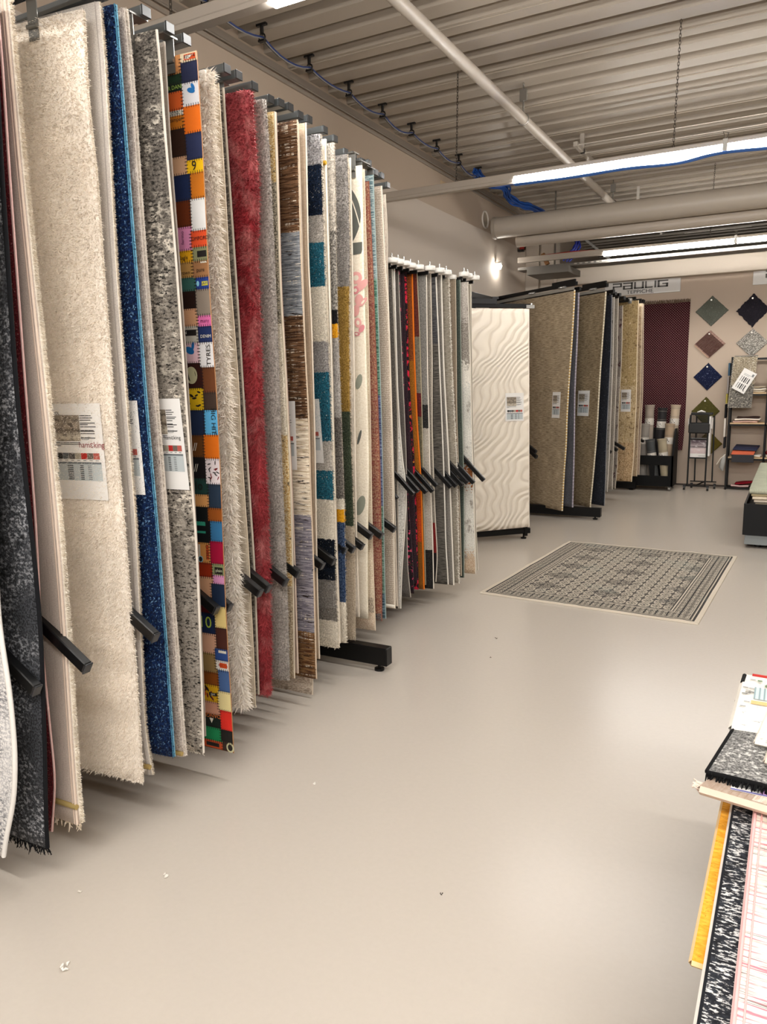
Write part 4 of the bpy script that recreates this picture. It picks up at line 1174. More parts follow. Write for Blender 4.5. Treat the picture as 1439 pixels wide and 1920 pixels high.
add_rug('navy', 'distressed_rug', 'dark navy black streaked rug on the far rack', rm('navy', [(0, '#17191f', '#2f323b')], s=(60, 300), c3='#555a66', s3=(30, 90), t3=(.6, .7)), back='#2a2c33', W=1.0, group=RACK3, bind=[(mtl('#8d8d90'), .004, .4)])
add_rug('whitefray', 'distressed_rug', 'narrow grey white rug with frayed edge, right of the navy rug', rm('whitefray', [(0, '#a49c92', '#cfc7bc')], s=(60, 120), c3='#6d675f', s3=(30, 30), t3=(.58, .66)), back='#bdb5aa', W=.8, group=RACK3, bind=[(mtl('#d8d0c4'), .006, .4)])
add_rug('taupegrey', 'distressed_rug', 'narrow taupe grey rug, behind the frayed grey white rug', rm('taupegrey', [(0, '#8b8378', '#aaa297')], s=(60, 120)), back='#a39b8f', W=.8, group=RACK3, bind=[(mtl('#cfc7ba'), .004, .5)])
add_rug('purplegrey', 'distressed_rug', 'grey and plum mottled vintage rug, left of the tan vintage rug', rm('purplegrey', [(0, '#7d746c', '#a39a90'), (.55, '#8f867e', '#b5ada3'), (1.5, '#7a7069', '#9a9088')], s=(60, 90), c3='#4d3336', s3=(18, 14), t3=(.56, .62)), back='#8d857b', W=.8, group=RACK3, bind=[(mtl('#d3c8b5'), .004, .5)])
o, R = add_rug('tan', 'vintage_rug', 'tan gold vintage rug with faded ornaments on the farthest rack', rm('tan', [(0, '#a58763', '#c9ae8a'), (.7, '#b0976f', '#cdb894'), (1.4, '#a18a60', '#bda67c')], s=(60, 60), t=(.4, .6), c3='#7d6545', s3=(26, 26), t3=(.56, .64), c4='#d9c6a6', s4=(20, 20), t4=(.6, .68)), back='#b8a285', W=.75, group=RACK3, bind=[(mtl('#e6d6b8'), .006, .5), (mtl('#8f7a58'), .002, 1.0, .115, 'seam')])
card(R, .062, 1.355, 'white information card on the tan gold vintage rug', w=.125, h=.268)
add_rug('beige2', 'vintage_rug', 'slim beige vintage rug, right of the tan gold one', rm('beige2', [(0, '#a38d72', '#c6b296')], s=(60, 80), c3='#84705a', s3=(26, 26), t3=(.56, .64)), back='#b5a287', W=.7, group=RACK3, bind=[(mtl('#e3d5bb'), .004, .5)])
add_rug('beige3', 'vintage_rug', 'outermost slim rose beige rug on the farthest rack', rm('beige3', [(0, '#a08a78', '#bda998')], s=(60, 80)), back='#a8957f', W=.7, group=RACK3, bind=[(mtl('#d9c9b2'), .004, .5)])

# ------------------------------------------------------------------ rug racks
def rack(name, loc, label, group=None):
    e = empty(name, loc, label, 'rug rack', group)
    return e, Matrix.Translation(-Vector(loc))


def put(mb, name, mats, e, I):
    o = mb.build(name, mats, e); o.data.transform(I); return o


def foot(e, I, a, b_, zlo=.035, h=.095, w=.06, pads=(.06,)):
    a, b_ = Vector(a), Vector(b_)
    m = MB(); m.bar(a + Vector((0, 0, zlo + h / 2)), b_ + Vector((0, 0, zlo + h / 2)), w, h, 0, bev=.004)
    f = put(m, 'foot', BLACKM, e, I)
    d = (a - b_).normalized()
    for p in (b_ + d * .06, a - d * .06):
        m = MB(); m.cyl(p + Vector((0, 0, .0)), p + Vector((0, 0, .012)), .026, 16); m.cyl(p + Vector((0, 0, .012)), p + Vector((0, 0, zlo + .002)), .009, 10)
        put(m, 'levelling_pad', BLACKM, f, I)


L0 = (-2.95, 2.5, 0)
e, I = rack('rug_rack', L0, 'long front rug rack with grey top arms and black lower arms')
m = MB(); m.box(-2.99, -2.91, .4, 4.3, 2.54, 2.62, b=.004); put(m, 'top_beam', GREYM, e, I)
m = MB(); m.box(-2.98, -2.92, .4, 4.3, .86, .94, b=.004); put(m, 'lower_beam', BLACKM, e, I)
for yy in (.6, 3.24):
    m = MB(); m.box(-3.0, -2.92, yy - .04, yy + .04, .03, 2.6, b=.004); put(m, 'upright', BLACKM, e, I)
    foot(e, I, (-3.3, yy, 0), (-1.75, yy, 0))
ARM = [(-1.66, 1.20), (-1.72, 1.33), (-1.76, 1.45), (-1.80, 1.62), (-1.8, 1.74), (-1.823, 1.885), (-1.837, 2.0), (-1.848, 2.089), (-1.886, 2.339), (-1.886, 2.405), (-1.9, 2.518), (-1.927, 2.658), (-1.916, 2.712), (-1.911, 2.769), (-1.928, 2.867), (-1.924, 2.929),
       (-1.94, 3.078), (-1.967, 3.207), (-2.029, 3.405), (-2.019, 3.471), (-2.039, 3.586), (-2.022, 3.629), (-2.077, 3.802), (-2.079, 3.873), (-2.145, 4.066)]
for x, y in ARM:
    m = MB(); m.bar((-2.95, y, 2.596), (x - .004, y, 2.596), .038, .03, 0, bev=.003)
    a = put(m, 'arm', GREYM, e, I)
    m = MB(); m.box(x - .006, x, y - .0195, y + .0195, 2.58, 2.612, b=.002); put(m, 'end_cap', BLACK, a, I)
LOW = [(-1.809, 1.28, 0.641), (-1.743, 1.4, 0.675), (-1.716, 1.641, .696), (-1.808, 1.814, .671), (-1.77, 1.87, .678), (-1.785, 2.005, .674), (-1.794, 2.087, .66), (-1.783, 2.257, .674), (-1.799, 2.332, .67), (-1.81, 2.463, .664),
       (-1.838, 2.596, .665), (-1.848, 2.72, .648), (-1.854, 2.809, .652), (-1.861, 2.916, .648), (-1.889, 3.069, .667), (-1.894, 3.154, .655), (-1.91, 3.271, .646), (-1.885, 3.319, .693), (-1.892, 3.446, .672), (-1.9, 3.61, .677)]
D = Vector((math.cos(rad(31)), 0, -math.sin(rad(31))))
for x, y, z in LOW:
    p = Vector((x, y, z - .012))
    m = MB(); m.bar(p - D * .55, p - D * .006, .026, .036, 0, bev=.003); a = put(m, 'lower_arm', BLACK, e, I)
    m = MB(); m.bar(p - D * .006, p, .027, .037, 0, bev=.002); put(m, 'end_cap', plain('#2c2d30', .3), a, I)
# sprung clips gripping the rug tops
for key, u in (('cream', .17), ('distress', .1), ('patch', .1), ('red2', .12), ('teal', .09), ('leaf', .05), ('persred', .05), ('taupe2', .06)):
    R = Rug(key, 1.0)
    m = MB()
    zt = R.z1
    y_arm = min((y for x, y in ARM), key=lambda q: abs(q - R.P.y))
    for n in (R.th + .007,):
        c = [R.pt(u + .018, zt - .055, n), R.pt(u - .018, zt - .055, n), R.pt(u - .018, 2.585, n), R.pt(u + .018, 2.585, n)]
        m.face(c); m.face([q + R.front * -.003 for q in c][::-1])
        for i in range(4): m.face([c[i], c[i] - R.front * .003, c[(i + 1) % 4] - R.front * .003, c[(i + 1) % 4]])
        q = R.pt(u, 2.59, n); m.box(q.x - .02, q.x + .02, min(q.y - .008, y_arm - .02), max(q.y + .02, y_arm + .02), 2.578, 2.583)
        m.tube([R.pt(u - .018, zt - .02, n + .004), R.pt(u + .018, zt - .02, n + .004)], .006, 8)
    put(m, 'clip', plain('#8d8c88', .45, .8), e, I)

# ---- middle rack
L0 = (-3.0, 4.5, 0)
e, I = rack('rug_rack', L0, 'lower middle rug rack with white roller caps on its arm ends')
m = MB(); m.box(-3.04, -2.96, 3.9, 5.1, 2.08, 2.16, b=.004); put(m, 'top_beam', BLACKM, e, I)
m = MB(); m.box(-3.03, -2.97, 3.9, 5.1, 1.1, 1.18, b=.004); put(m, 'lower_beam', BLACKM, e, I)
for yy in (4.0, 5.0):
    m = MB(); m.box(-3.04, -2.96, yy - .04, yy + .04, .03, 2.1, b=.004); put(m, 'upright', BLACKM, e, I)
    foot(e, I, (-3.3, yy, 0), (-2.35, yy, 0))
PUL = [(-2.06, 3.948), (-2.056, 4.018), (-2.054, 4.089), (-2.058, 4.182), (-2.046, 4.266), (-2.007, 4.344), (-1.994, 4.458), (-1.995, 4.567), (-2.0, 4.66), (-1.931, 4.705), (-1.937, 4.781), (-1.936, 4.903)]
for i, (x, y) in enumerate(PUL):
    zc = 2.155 - (.018 if i == 8 else 0)
    m = MB(); m.bar((-3.0, y, 2.13), (x - .02, y, 2.13), .012, .02); a = put(m, 'arm', BLACKM, e, I)
    m = MB(); m.tube([(x - .01, y, zc - .014), (x - .01, y, zc - .012), (x - .01, y, zc + .012), (x - .01, y, zc + .014)], [.03, .034, .034, .03], 18); r_ = put(m, 'roller_cap', plain('#ece9e3', .35), a, I)
    m = MB(); m.cyl((x - .01, y, zc + .01), (x - .01, y, zc + .04), .004, 8); m.cyl((x - .01, y, zc + .014), (x - .01, y, zc + .022), .009, 6); put(m, 'bolt', STEEL, a, I)
LOW2 = [(-2.03, 3.889, 0.801), (-1.985, 4.019, 0.812), (-1.985, 4.085, 0.822), (-1.98, 4.188, 0.802), (-1.975, 4.272, 0.798), (-1.97, 4.326, 0.826), (-1.935, 4.466, 0.803), (-1.915, 4.507, 0.805), (-1.895, 4.568, 0.802), (-1.865, 4.578, 0.82), (-1.835, 4.615, 0.817), (-1.8, 4.709, 0.825)]
D = Vector((math.cos(rad(45)), 0, -math.sin(rad(45))))
for x, y, z in LOW2:
    p = Vector((x, y, z - .01))
    m = MB(); m.bar(p - D * .5, p, .022, .028, 0, bev=.003); put(m, 'lower_arm', BLACK, e, I)

# ---- frame of the carved rug
R = Rug('wavy', 1.0, .001)
L0 = tuple(R.pt(.9, 0, 0))
e, I = rack('rug_stand', L0, 'black frame holding the cream wave carved rug')
m = MB(); m.bar(R.pt(1.3, 2.135, .007), R.pt(-.01, 2.135, .007), .02, .035); put(m, 'top_rail', BLACKM, e, I)
m = MB(); m.bar(R.pt(.7, 2.17, .007), R.pt(.32, 2.17, .007), .04, .045); m.bar(R.pt(.3, 2.2, .007), R.pt(.36, 2.2, .007), .03, .02); put(m, 'bracket', BLACK, e, I)
m = MB(); m.bar(R.pt(.03, 2.128, .007), R.pt(-.05, 2.128, .007), .03, .03); m.cyl(R.pt(-.03, 2.13, .0), R.pt(-.03, 2.16, .0), .012, 10)
put(m, 'end_fitting', STEEL, e, I)
m = MB(); m.bar(R.pt(.02, .03, -.02), R.pt(.02, 2.13, -.02), .03, .03); put(m, 'upright', BLACKM, e, I)
foot(e, I, R.pt(1.2, 0, -.04), R.pt(-.03, 0, -.04), .05, .05, .05)

# ---- far racks
L0 = (-2.9, 8.5, 0)
e, I = rack('rug_rack', L0, 'black far rack carrying the two brown woven rugs')
m = MB(); m.box(-3.3, -3.2, 7.6, 9.8, 2.36, 2.46, b=.004); put(m, 'top_beam', BLACKM, e, I)
for yy in (8.05, 9.6):
    m = MB(); m.box(-3.3, -3.2, yy - .05, yy + .05, .03, 2.4, b=.004); put(m, 'upright', BLACKM, e, I)
foot(e, I, (-3.4, 8.05, 0), (-1.75, 8.05, 0), .03, .095, .07)
foot(e, I, (-3.4, 9.6, 0), (-2.2, 9.6, 0), .03, .095, .07)
for key in ('brown1', 'bluegrey', 'brown2', 'navy', 'whitefray', 'taupegrey', 'purplegrey'):
    R = Rug(key, 1.0)
    za = 2.43 if key[:5] == 'brown' else 2.395
    m = MB(); m.bar(R.pt(1.35, za, .0), R.pt(-.02, za, .0), .03, .035)
    if key[:5] == 'brown': m.bar(R.pt(.35, 2.46, .0), R.pt(-.0, 2.46, .0), .02, .03)
    a = put(m, 'arm', BLACKM, e, I)
    if key in ('brown1', 'brown2'):
        m = MB(); m.bar(R.pt(1.35, 2.385, .014), R.pt(.0, 2.385, .014), .006, .03); put(m, 'clamp_bar', plain('#a7a49c', .35, .5), a, I)
        for u in (.12, .62):
            m = MB(); pts = []
            for i in range(40): pts.append(R.pt(u + i * .0025, 2.41 + .013 * math.sin(i * 1.3), .02 + .012 * math.cos(i * 1.3)))
            m.tube(pts, .0035, 5); m.bar(R.pt(u + .11, 2.41, .02), R.pt(u - .01, 2.41, .02), .008, .008); put(m, 'spring', STEEL, a, I)
for yy, xe in ((8.55, -1.83), (8.95, -1.82), (9.25, -1.81), (9.45, -1.8)):
    m = MB(); m.bar((-3.2, yy + .3, 2.395), (xe, yy, 2.395), .03, .035); put(m, 'arm', BLACKM, e, I)
for p, q in (((-2.42, 7.55, .83), (-2.30, 7.5, .755)), ((-2.42, 7.6, .78), (-2.3, 7.52, .70)), ((-1.9, 8.95, .805), (-1.69, 8.9, .687)), ((-1.95, 8.9, .78), (-1.76, 8.85, .675)), ((-2.0, 8.85, .75), (-1.81, 8.8, .655)), ((-2.0, 8.75, .72), (-1.87, 8.7, .64))):
    p, q = Vector(p), Vector(q)
    m = MB(); m.bar(p - (q - p) * 1.0, q, .03, .035, 0, bev=.003); put(m, 'lower_arm', BLACK, e, I)
L0 = (-2.7, 10.3, 0)
e, I = rack('rug_rack', L0, 'farthest black rack carrying the tan vintage rugs')
m = MB(); m.box(-3.1, -3.0, 9.7, 10.7, 2.4, 2.48, b=.004); put(m, 'top_beam', BLACKM, e, I)
m = MB(); m.box(-3.1, -3.0, 10.4, 10.5, .03, 2.4, b=.004); put(m, 'upright', BLACKM, e, I)
foot(e, I, (-3.3, 10.5, 0), (-1.83, 10.5, 0), .02, .085, .07)
for yy, xe in ((9.75, -1.78), (10.02, -1.76), (10.12, -1.75), (10.2, -1.75)):
    m = MB(); m.bar((-3.05, yy + .25, 2.445), (xe, yy, 2.445), .028, .035); put(m, 'arm', BLACKM, e, I)
m = MB(); q = Rug('tan', .75).pt(.1, 2.405, .01); m.box(q.x - .02, q.x + .02, q.y - .02, q.y + .03, 2.37, 2.43); put(m, 'clip', STEEL, e, I)
for p, q in (((-1.85, 10.15, .76), (-1.68, 10.1, .686)), ((-1.85, 10.1, .73), (-1.72, 10.06, .655)), ((-1.88, 10.05, .7), (-1.765, 10.0, .63))):
    p, q = Vector(p), Vector(q)
    m = MB(); m.bar(p - (q - p) * 1.0, q, .028, .033, 0, bev=.003); put(m, 'lower_arm', BLACK, e, I)

# ------------------------------------------------------------------ rug on the floor
def floor_rug_mat():
    g = G('rug_black_cream_ornament')
    u, v = g.uv()      # metres from one corner; 1.42 x 1.98
    W_, H_ = 1.42, 1.98
    dx = g.math('MINIMUM', u, g.math('SUBTRACT', W_, u))
    dy = g.math('MINIMUM', v, g.math('SUBTRACT', H_, v))
    d = g.math('MINIMUM', dx, dy)
    cream, ink = lin('#d0c5b4'), lin('#232327')
    # field lattice
    def cell(x, s): return g.math('ABSOLUTE', g.math('SUBTRACT', g.math('FRACT', g.math('DIVIDE', x, s)), .5))
    cu, cv = cell(u, .078), cell(v, .099)
    line = g.math('MAXIMUM', g.math('GREATER_THAN', cu, .455), g.math('GREATER_THAN', cv, .465))
    dia = g.math('ADD', g.math('MULTIPLY', cu, 1.0), g.math('MULTIPLY', cv, 1.0))
    octo = g.math('GREATER_THAN', dia, .72)
    core = g.math('LESS_THAN', dia, .13)
    ring = g.math('MULTIPLY', g.math('GREATER_THAN', dia, .27), g.math('LESS_THAN', dia, .36))
    fine = g.noise(g.vec(g.math('MULTIPLY', u, 150.0), g.math('MULTIPLY', v, 150.0)), 1.0, 1.5)
    # large lozenges of dense stitch
    bu, bv = cell(g.math('ADD', u, .32), .44), cell(g.math('ADD', v, .1), .33)
    big = g.math('LESS_THAN', g.math('ADD', bu, bv), .3)
    dens = g.math('GREATER_THAN', g.math('ADD', cell(g.math('ADD', u, v), .026), cell(g.math('SUBTRACT', u, v), .03)), .5)
    ink_f = g.math('MAXIMUM', g.math('MAXIMUM', line, octo), g.math('MAXIMUM', core, ring))
    ink_f = g.math('MAXIMUM', ink_f, g.math('MULTIPLY', big, dens))
    ink_f = g.math('MAXIMUM', g.math('MULTIPLY', ink_f, .9), g.mr(fine, .48, .58, 0, .75))
    # border band
    t = g.math('ADD', u, v)
    b1 = g.math('GREATER_THAN', g.math('ADD', cell(u, .034), cell(v, .034)), .5)
    b2 = g.math('GREATER_THAN', g.math('MAXIMUM', cell(u, .068), cell(v, .068)), .45)
    bd = g.math('MAXIMUM', g.math('MULTIPLY', b1, .75), b2)
    bd = g.math('MAXIMUM', bd, g.mr(fine, .44, .56, 0, .8))
    isb = g.math('LESS_THAN', d, .19)
    k = g.n('Mix', {0: isb, 2: ink_f, 3: bd})
    for lo, hi, val in ((0, .028, 0.0), (.028, .042, .95), (.042, .05, .1), (.05, .056, .9), (.062, .066, .1), (.165, .17, .1), (.175, .181, .95), (.181, .19, .05), (.19, .198, .95)):
        a = g.math('MULTIPLY', g.math('GREATER_THAN', d, lo), g.math('LESS_THAN', d, hi))
        k = g.n('Mix', {0: a, 2: k, 3: val})
    wv = g.noise(g.vec(g.math('MULTIPLY', u, 420.0), g.math('MULTIPLY', v, 420.0)), 1.0, 1.0)
    g.bump(wv, .3, .003)
    col = g.mix(k, cream, ink)
    big_n = g.noise(g.vec(u, v), 3.0, 2.0)
    col = g.mix(g.mr(big_n, .55, .75, 0, .18), col, lin('#8fa09a'))
    return g.fin(col, .9, 0, .2)


A, Bc, Cc, Dc = Vector((-1.867, 4.81, 0)), Vector((-1.757, 6.79, 0)), Vector((-.343, 6.721, 0)), Vector((-.429, 4.707, 0))
m = MB()
N = 24
def fr_pt(i, j, z):
    a, c = i / N, j / N
    p = (A * (1 - a) + Dc * a) * (1 - c) + (Bc * (1 - a) + Cc * a) * c
    ed = max(abs(a - .5), abs(c - .5)) * 2
    return Vector((p.x, p.y, z + (.0015 * math.sin(i * .9 + j * .7) if z > 0 else 0) + (.003 if ed > .97 and z > 0 and (i * 7 + j * 3) % 11 == 0 else 0)))
grid = [fr_pt(i, j, .009) for i in range(N + 1) for j in range(N + 1)]
guv = [(1.42 * i / N, 1.98 * j / N) for i in range(N + 1) for j in range(N + 1)]
m.mesh(grid, [(i * (N + 1) + j, (i + 1) * (N + 1) + j, (i + 1) * (N + 1) + j + 1, i * (N + 1) + j + 1) for i in range(N) for j in range(N)], 0, guv, True)
ring_i = [i * (N + 1) for i in range(N)] + [N * (N + 1) + j for j in range(N)] + [i * (N + 1) + N for i in range(N, 0, -1)] + [j for j in range(N, 0, -1)]
for a, c in zip(ring_i, ring_i[1:] + ring_i[:1]):
    p, q = grid[a], grid[c]
    m.face([(p.x, p.y, .001), (q.x, q.y, .001), q, p], 1)
tag(m.build('floor_rug', [floor_rug_mat(), mtl('#e0d5c4')]), 'black and cream patterned rug lying flat on the floor of the aisle', 'rug')

# lint on the floor
for i, (x, y, r_, col, lab) in enumerate(((-1.55, 1.096, .011, '#e9e4db', 'white lint scrap on the floor nearest the bottom left corner'), (-1.585, 1.49, .009, '#ded8ce', 'pale lint strand on the floor below the charcoal distressed rug'),
        (-1.48, 2.137, .006, '#efeae2', 'tiny white fluff on the floor below the fluffy cream shag rug'), (-1.761, 1.318, .006, '#d5cec2', 'small pale fluff on the floor below the red speckled rug'),
        (-.811, 1.792, .004, '#2a2522', 'dark crumb alone in the middle of the open floor'), (-1.433, 3.964, .005, '#3b2b24', 'dark crumb on the floor left of the patterned floor rug'), (-1.357, 3.655, .004, '#4a3a30', 'small brown crumb on the floor, nearer than the crumb by the floor rug'))):
    m = MB(); rr = random.Random(i)
    for k in range(4):
        a = rr.random() * 6.28
        p = Vector((x + rr.gauss(0, r_ * .8), y + rr.gauss(0, r_ * .8), r_ * .35))
        m.tube([p - Vector((math.cos(a), math.sin(a), 0)) * r_ * .7, p + Vector((0, 0, r_ * .15)), p + Vector((math.cos(a + .6), math.sin(a + .6), 0)) * r_ * .7], [r_ * .15, r_ * .35, r_ * .15], 6)
    tag(m.build('lint_scrap', mtl(col)), lab, 'lint', 'specks on the floor')

# ------------------------------------------------------------------ low display tables on the right
def slab(name, pts, z, th, mat, parent=None, side=None, sag=None, n=14, uvrot=False, edge_r=True):
    """cloth lying over a quad: pts = near left, near right, far right, far left"""
    A_, B_, C_, D_ = [Vector((p[0], p[1], 0)) for p in pts]
    m = MB()
    V, UV = [], []
    wU, wV = (B_ - A_).length, (D_ - A_).length
    for i in range(n + 1):
        for j in range(n + 1):
            a, c = i / n, j / n
            p = (A_ * (1 - a) + B_ * a) * (1 - c) + (D_ * (1 - a) + C_ * a) * c
            zz = (z(a, c) if callable(z) else z)
            V.append(Vector((p.x, p.y, zz))); UV.append((a * wU, c * wV))
    K = n + 1
    top = [v + Vector((0, 0, th)) for v in V]
    m.mesh(top, [(i * K + j, (i + 1) * K + j, (i + 1) * K + j + 1, i * K + j + 1) for i in range(n) for j in range(n)], 0, UV, True)
    m.mesh(V, [(i * K + j, i * K + j + 1, (i + 1) * K + j + 1, (i + 1) * K + j) for i in range(n) for j in range(n)], 1, UV, True)
    ring = [i * K for i in range(n)] + [n * K + j for j in range(n)] + [i * K + n for i in range(n, 0, -1)] + [j for j in range(n, 0, -1)]
    for a, c in zip(ring, ring[1:] + ring[:1]):
        ca = V[a] + Vector((0, 0, th / 2)); cc = V[c] + Vector((0, 0, th / 2))
        o = (cc - ca).cross(Vector((0, 0, 1))).normalized() * th * .45
        m.face([V[a], V[c], cc + o, ca + o], 1, None, True); m.face([ca + o, cc + o, top[c], top[a]], 1, None, True)
    return m.build(name, [mat, side or mat], parent)


def table(loc, x0, x1, y0, y1, ztop, zpl, label, rot=0):
    e = empty('display_table', loc, label, 'display table')
    e.rotation_euler = (0, 0, rad(rot))
    I = Matrix.Translation(-Vector(loc))
    T = .018
    M_ = plain('#101113', .5, 0, .05, .25)
    for nm, b_ in (('front_panel', (x0, x1, y0, y0 + T)), ('back_panel', (x0, x1, y1 - T, y1)), ('side_panel', (x0, x0 + T, y0 + T, y1 - T)), ('side_panel', (x1 - T, x1, y0 + T, y1 - T))):
        m = MB(); m.box(b_[0], b_[1], b_[2], b_[3], zpl, ztop, b=.002); put(m, nm, M_, e, I)
    m = MB(); m.box(x0 + T, x1 - T, y0 + T, y1 - T, ztop - .09, ztop - .07); put(m, 'deck', M_, e, I)
    m = MB(); m.box(x0 + .02, x1 - .02, y0 + .015, y1 - .015, .035, zpl, b=.003); m.box(x0 + .018, x1 - .018, y0 + .012, y1 - .012, .035, .035 + (zpl - .035) * .55)
    put(m, 'plinth', plain('#7d8283', .5), e, I)
    for xx in (x0 + .12, x1 - .12):
        for yy in (y0 + .14, y1 - .14):
            m = MB(); m.cyl((xx, yy, 0), (xx, yy, .036), .03, 14); put(m, 'foot', BLACK, e, I)
    return e


table((.1, 8.3, 0), -.335, .75, 7.12, 9.5, .392, .118, 'black display table with grey plinth, far right, stacked with folded rugs')
FT = 'folded rugs stacked on the far right table'
def folded(name, x0, y0, x1, y1, z, th, col, label, group, col2=None):
    m = MB(); n = 10
    mt = rm(name + col.strip('#'), [(0, col, col2 or col)], s=(120, 120), blot=.08)
    half = th / 2
    # two plies joined by a rounded fold at the near edge
    prof_ = []
    for k in range(13):
        a = math.pi / 2 + math.pi * k / 12
        prof_.append((y0 + half + half * math.cos(a), z + half + half * math.sin(a)))
    prof_ = [(y1, z + th)] + prof_ + [(y1, z)]
    inner = [(y1, z + th * .53), (y0 + th * .45, z + th * .53), (y0 + th * .45, z + th * .47), (y1, z + th * .47)]
    for (ya, za), (yb, zb) in zip(prof_, prof_[1:]):
        for q in range(n):
            xa, xb = x0 + (x1 - x0) * q / n, x0 + (x1 - x0) * (q + 1) / n
            m.face([(xa, ya, za), (xa, yb, zb), (xb, yb, zb), (xb, ya, za)], 0, [(xa, ya), (xa, yb), (xb, yb), (xb, ya)], True)
    for xx in (x0, x1):
        P_ = [(xx, a, c) for a, c in prof_]
        m.face([P_[0]] + P_[1:7] + [(xx, y0 + th * .45, z + th * .53), (xx, y1, z + th * .53)])
        m.face([(xx, y1, z + th * .47), (xx, y0 + th * .45, z + th * .47)] + P_[7:])
    for i in range(3):
        m.face([(x0, *inner[i]), (x1, *inner[i]), (x1, *inner[i + 1]), (x0, *inner[i + 1])])
    o = weld(m.build(name, mt), 1e-4)
    return tag(o, label, 'folded rug', group)
z = .325
FT_ROWS = (('#cfc6b8', .26, .022, -.22, 7.2, 'lowest'), ('#ddd3c4', .0, .022, -.235, 7.19, 'second lowest'), ('#8f8672', .0, .024, -.25, 7.18, 'olive grey'), ('#d9ccba', .0, .026, -.262, 7.175, 'middle'), ('#efe0c8', .0, .03, -.275, 7.165, 'creamy'), ('#c2b38f', .0, .02, -.285, 7.16, 'straw'))
labs = ('palest grey folded rug at the bottom of the far right table stack', 'white folded rug second from the bottom of the far right stack', 'olive grey folded rug in the middle of the far right stack',
        'beige folded rug under the cream one in the far right stack', 'thick cream folded rug below the sage one, far right stack', 'thin straw coloured folded rug just under the sage one')
for (col, _, th, x0, y0, nm), lab in zip(FT_ROWS, labs):
    folded('folded_rug', x0, y0, .7, 9.4, z, th, col, lab, FT); z += th + .001
folded('folded_rug', -.30, 7.14, .72, 9.42, z, .05, '#a9ac98', 'sage green folded rug on top of the far right stack', FT, '#b9bba6')

# near table
table((-.085, 1.6, 0), -.085, .8, .6, 2.53, .44, .118, 'black display table at the lower right carrying small sample rugs', 1.6)
NT = 'sample rugs laid on the near right table'
M_ye = rm('mustard', [(0, '#d9921f', '#f0b040')], s=(40, 120), c3='#b87414', s3=(160, 160), t3=(.6, .66), bump=.6)
o = slab('sample_rug', [(-.098, 1.27), (.35, 1.25), (.37, 2.3), (-.088, 2.3)], .442, .012, M_ye, side=mtl('#e8c795'))
tag(o, 'mustard yellow sample rug along the left edge of the near table', 'rug', NT)
o = slab('sample_rug', [(-.076, 1.0), (.35, 1.0), (.37, 2.3), (-.068, 2.3)], .455, .01, mtl('#e9e4dc'), side=mtl('#efe8df'))
tag(o, 'white sample rug peeking out between the mustard and the black white ones', 'rug', NT)
M_bw = rm('blackwhite', [(0, '#131419', '#2b2e35')], s=(60, 60), c3='#c9c8c6', s3=(75, 190), t3=(.53, .57), c4='#0d0e12', s4=(5, 7), t4=(.58, .64), bump=.5)
o = slab('sample_rug', [(-.070, .85), (.4, .85), (.42, 2.3), (-.062, 2.3)], .4665, .012, M_bw, side=mtl('#23252b'))
tag(o, 'black rug with white flecks on the near table', 'rug', NT)
M_pk = rm('pinkwhite', [(0, '#e3d8ca', '#eee5d8')], s=(60, 60), c3='#d9808c', s3=(7, 140), t3=(.52, .6), c4='#77726d', s4=(6, 170), t4=(.58, .63), bump=.4)
o = slab('sample_rug', [(-.024, .8), (.45, .8), (.5, 2.3), (-.02, 2.3)], .48, .012, M_pk, side=mtl('#f3c9c6'))
tag(o, 'white rug with thin pink and grey stripes on the near table', 'rug', NT)
m = MB()
for x_ in (-.0238, -.0105):
    m.tube([(x_, .82, .4925), (x_ + .004, 2.28, .4925)], .0035 if x_ < -.02 else .002, 6)
m.build('border_stripe', mtl('#f0b8b6'), o)
# heap of folded samples towards the back
def zheap(a, c): return .494 + .05 * min(1, c * 3)
M_st = rm('beigestripe', [(0, '#cdb4a2', '#e6d3c4')], s=(200, 60), c3='#b59a86', s3=(260, 6), t3=(.52, .6), grid=('#8f7a69', .9, .045, .12), bump=.5)
o = slab('sample_rug', [(-.138, 1.758), (.3, 1.68), (.33, 1.98), (-.05, 2.0)], lambda a, c: .503 + .004 * c, .022, M_st, side=rm('beigeloop', [(0, '#cbb09c', '#efdccb')], s=(300, 300)))
tag(o, 'ribbed beige pink rug with a paper label, folded across the near table', 'rug', NT)
fringe_mb = MB(); rr = random.Random(3)
for i in range(10):
    p = Vector((-.136, 1.762 + i * .004, .512)); fringe_mb.tube([p, p + Vector((-.012, rr.gauss(0, .006), .004)), p + Vector((-.02, rr.gauss(0, .01), rr.gauss(.004, .004)))], .0015, 4)
fringe_mb.build('fringe', mtl('#efd9c9'), o)
e = empty('paper_label', (0, 1.8, .54), 'paper label printed in white and violet on the ribbed beige pink rug', 'label')
I = Matrix.Translation((0, -1.8, -.54))
m = MB(); m.box(-.075, .2, 1.768, 1.9, .5265, .5275); put(m, 'sheet', PAPER, e, I)
m = MB(); m.face([(-.015, 1.774, .528), (.2, 1.774, .528), (.2, 1.9, .528), (-.005, 1.9, .528)]); m.face([(-.075, 1.768, .528), (.2, 1.768, .528), (.2, 1.774, .528), (-.075, 1.774, .528)], 1)
put(m, 'print_block', [plain('#cfa3d6', .5), plain('#6d6aa8', .5)], e, I)
text_mesh('TWINSET', .012, I @ frame((-.045, 1.788, .5285), (-1, .05, 0), (0, -1, 0)), INK, 'lettering', e)
M_dk = rm('charcoalmelange', [(0, '#4b4a49', '#8a8885')], s=(190, 190), c3='#d3d0ca', s3=(90, 130), t3=(.5, .62), m3=(12, 12, .35, .6), c4='#222223', s4=(60, 150), t4=(.58, .66), bump=.5)
def zdk(a, c): return .529 + .006 * math.sin(a * 5) * (1 - c) + .04 * c
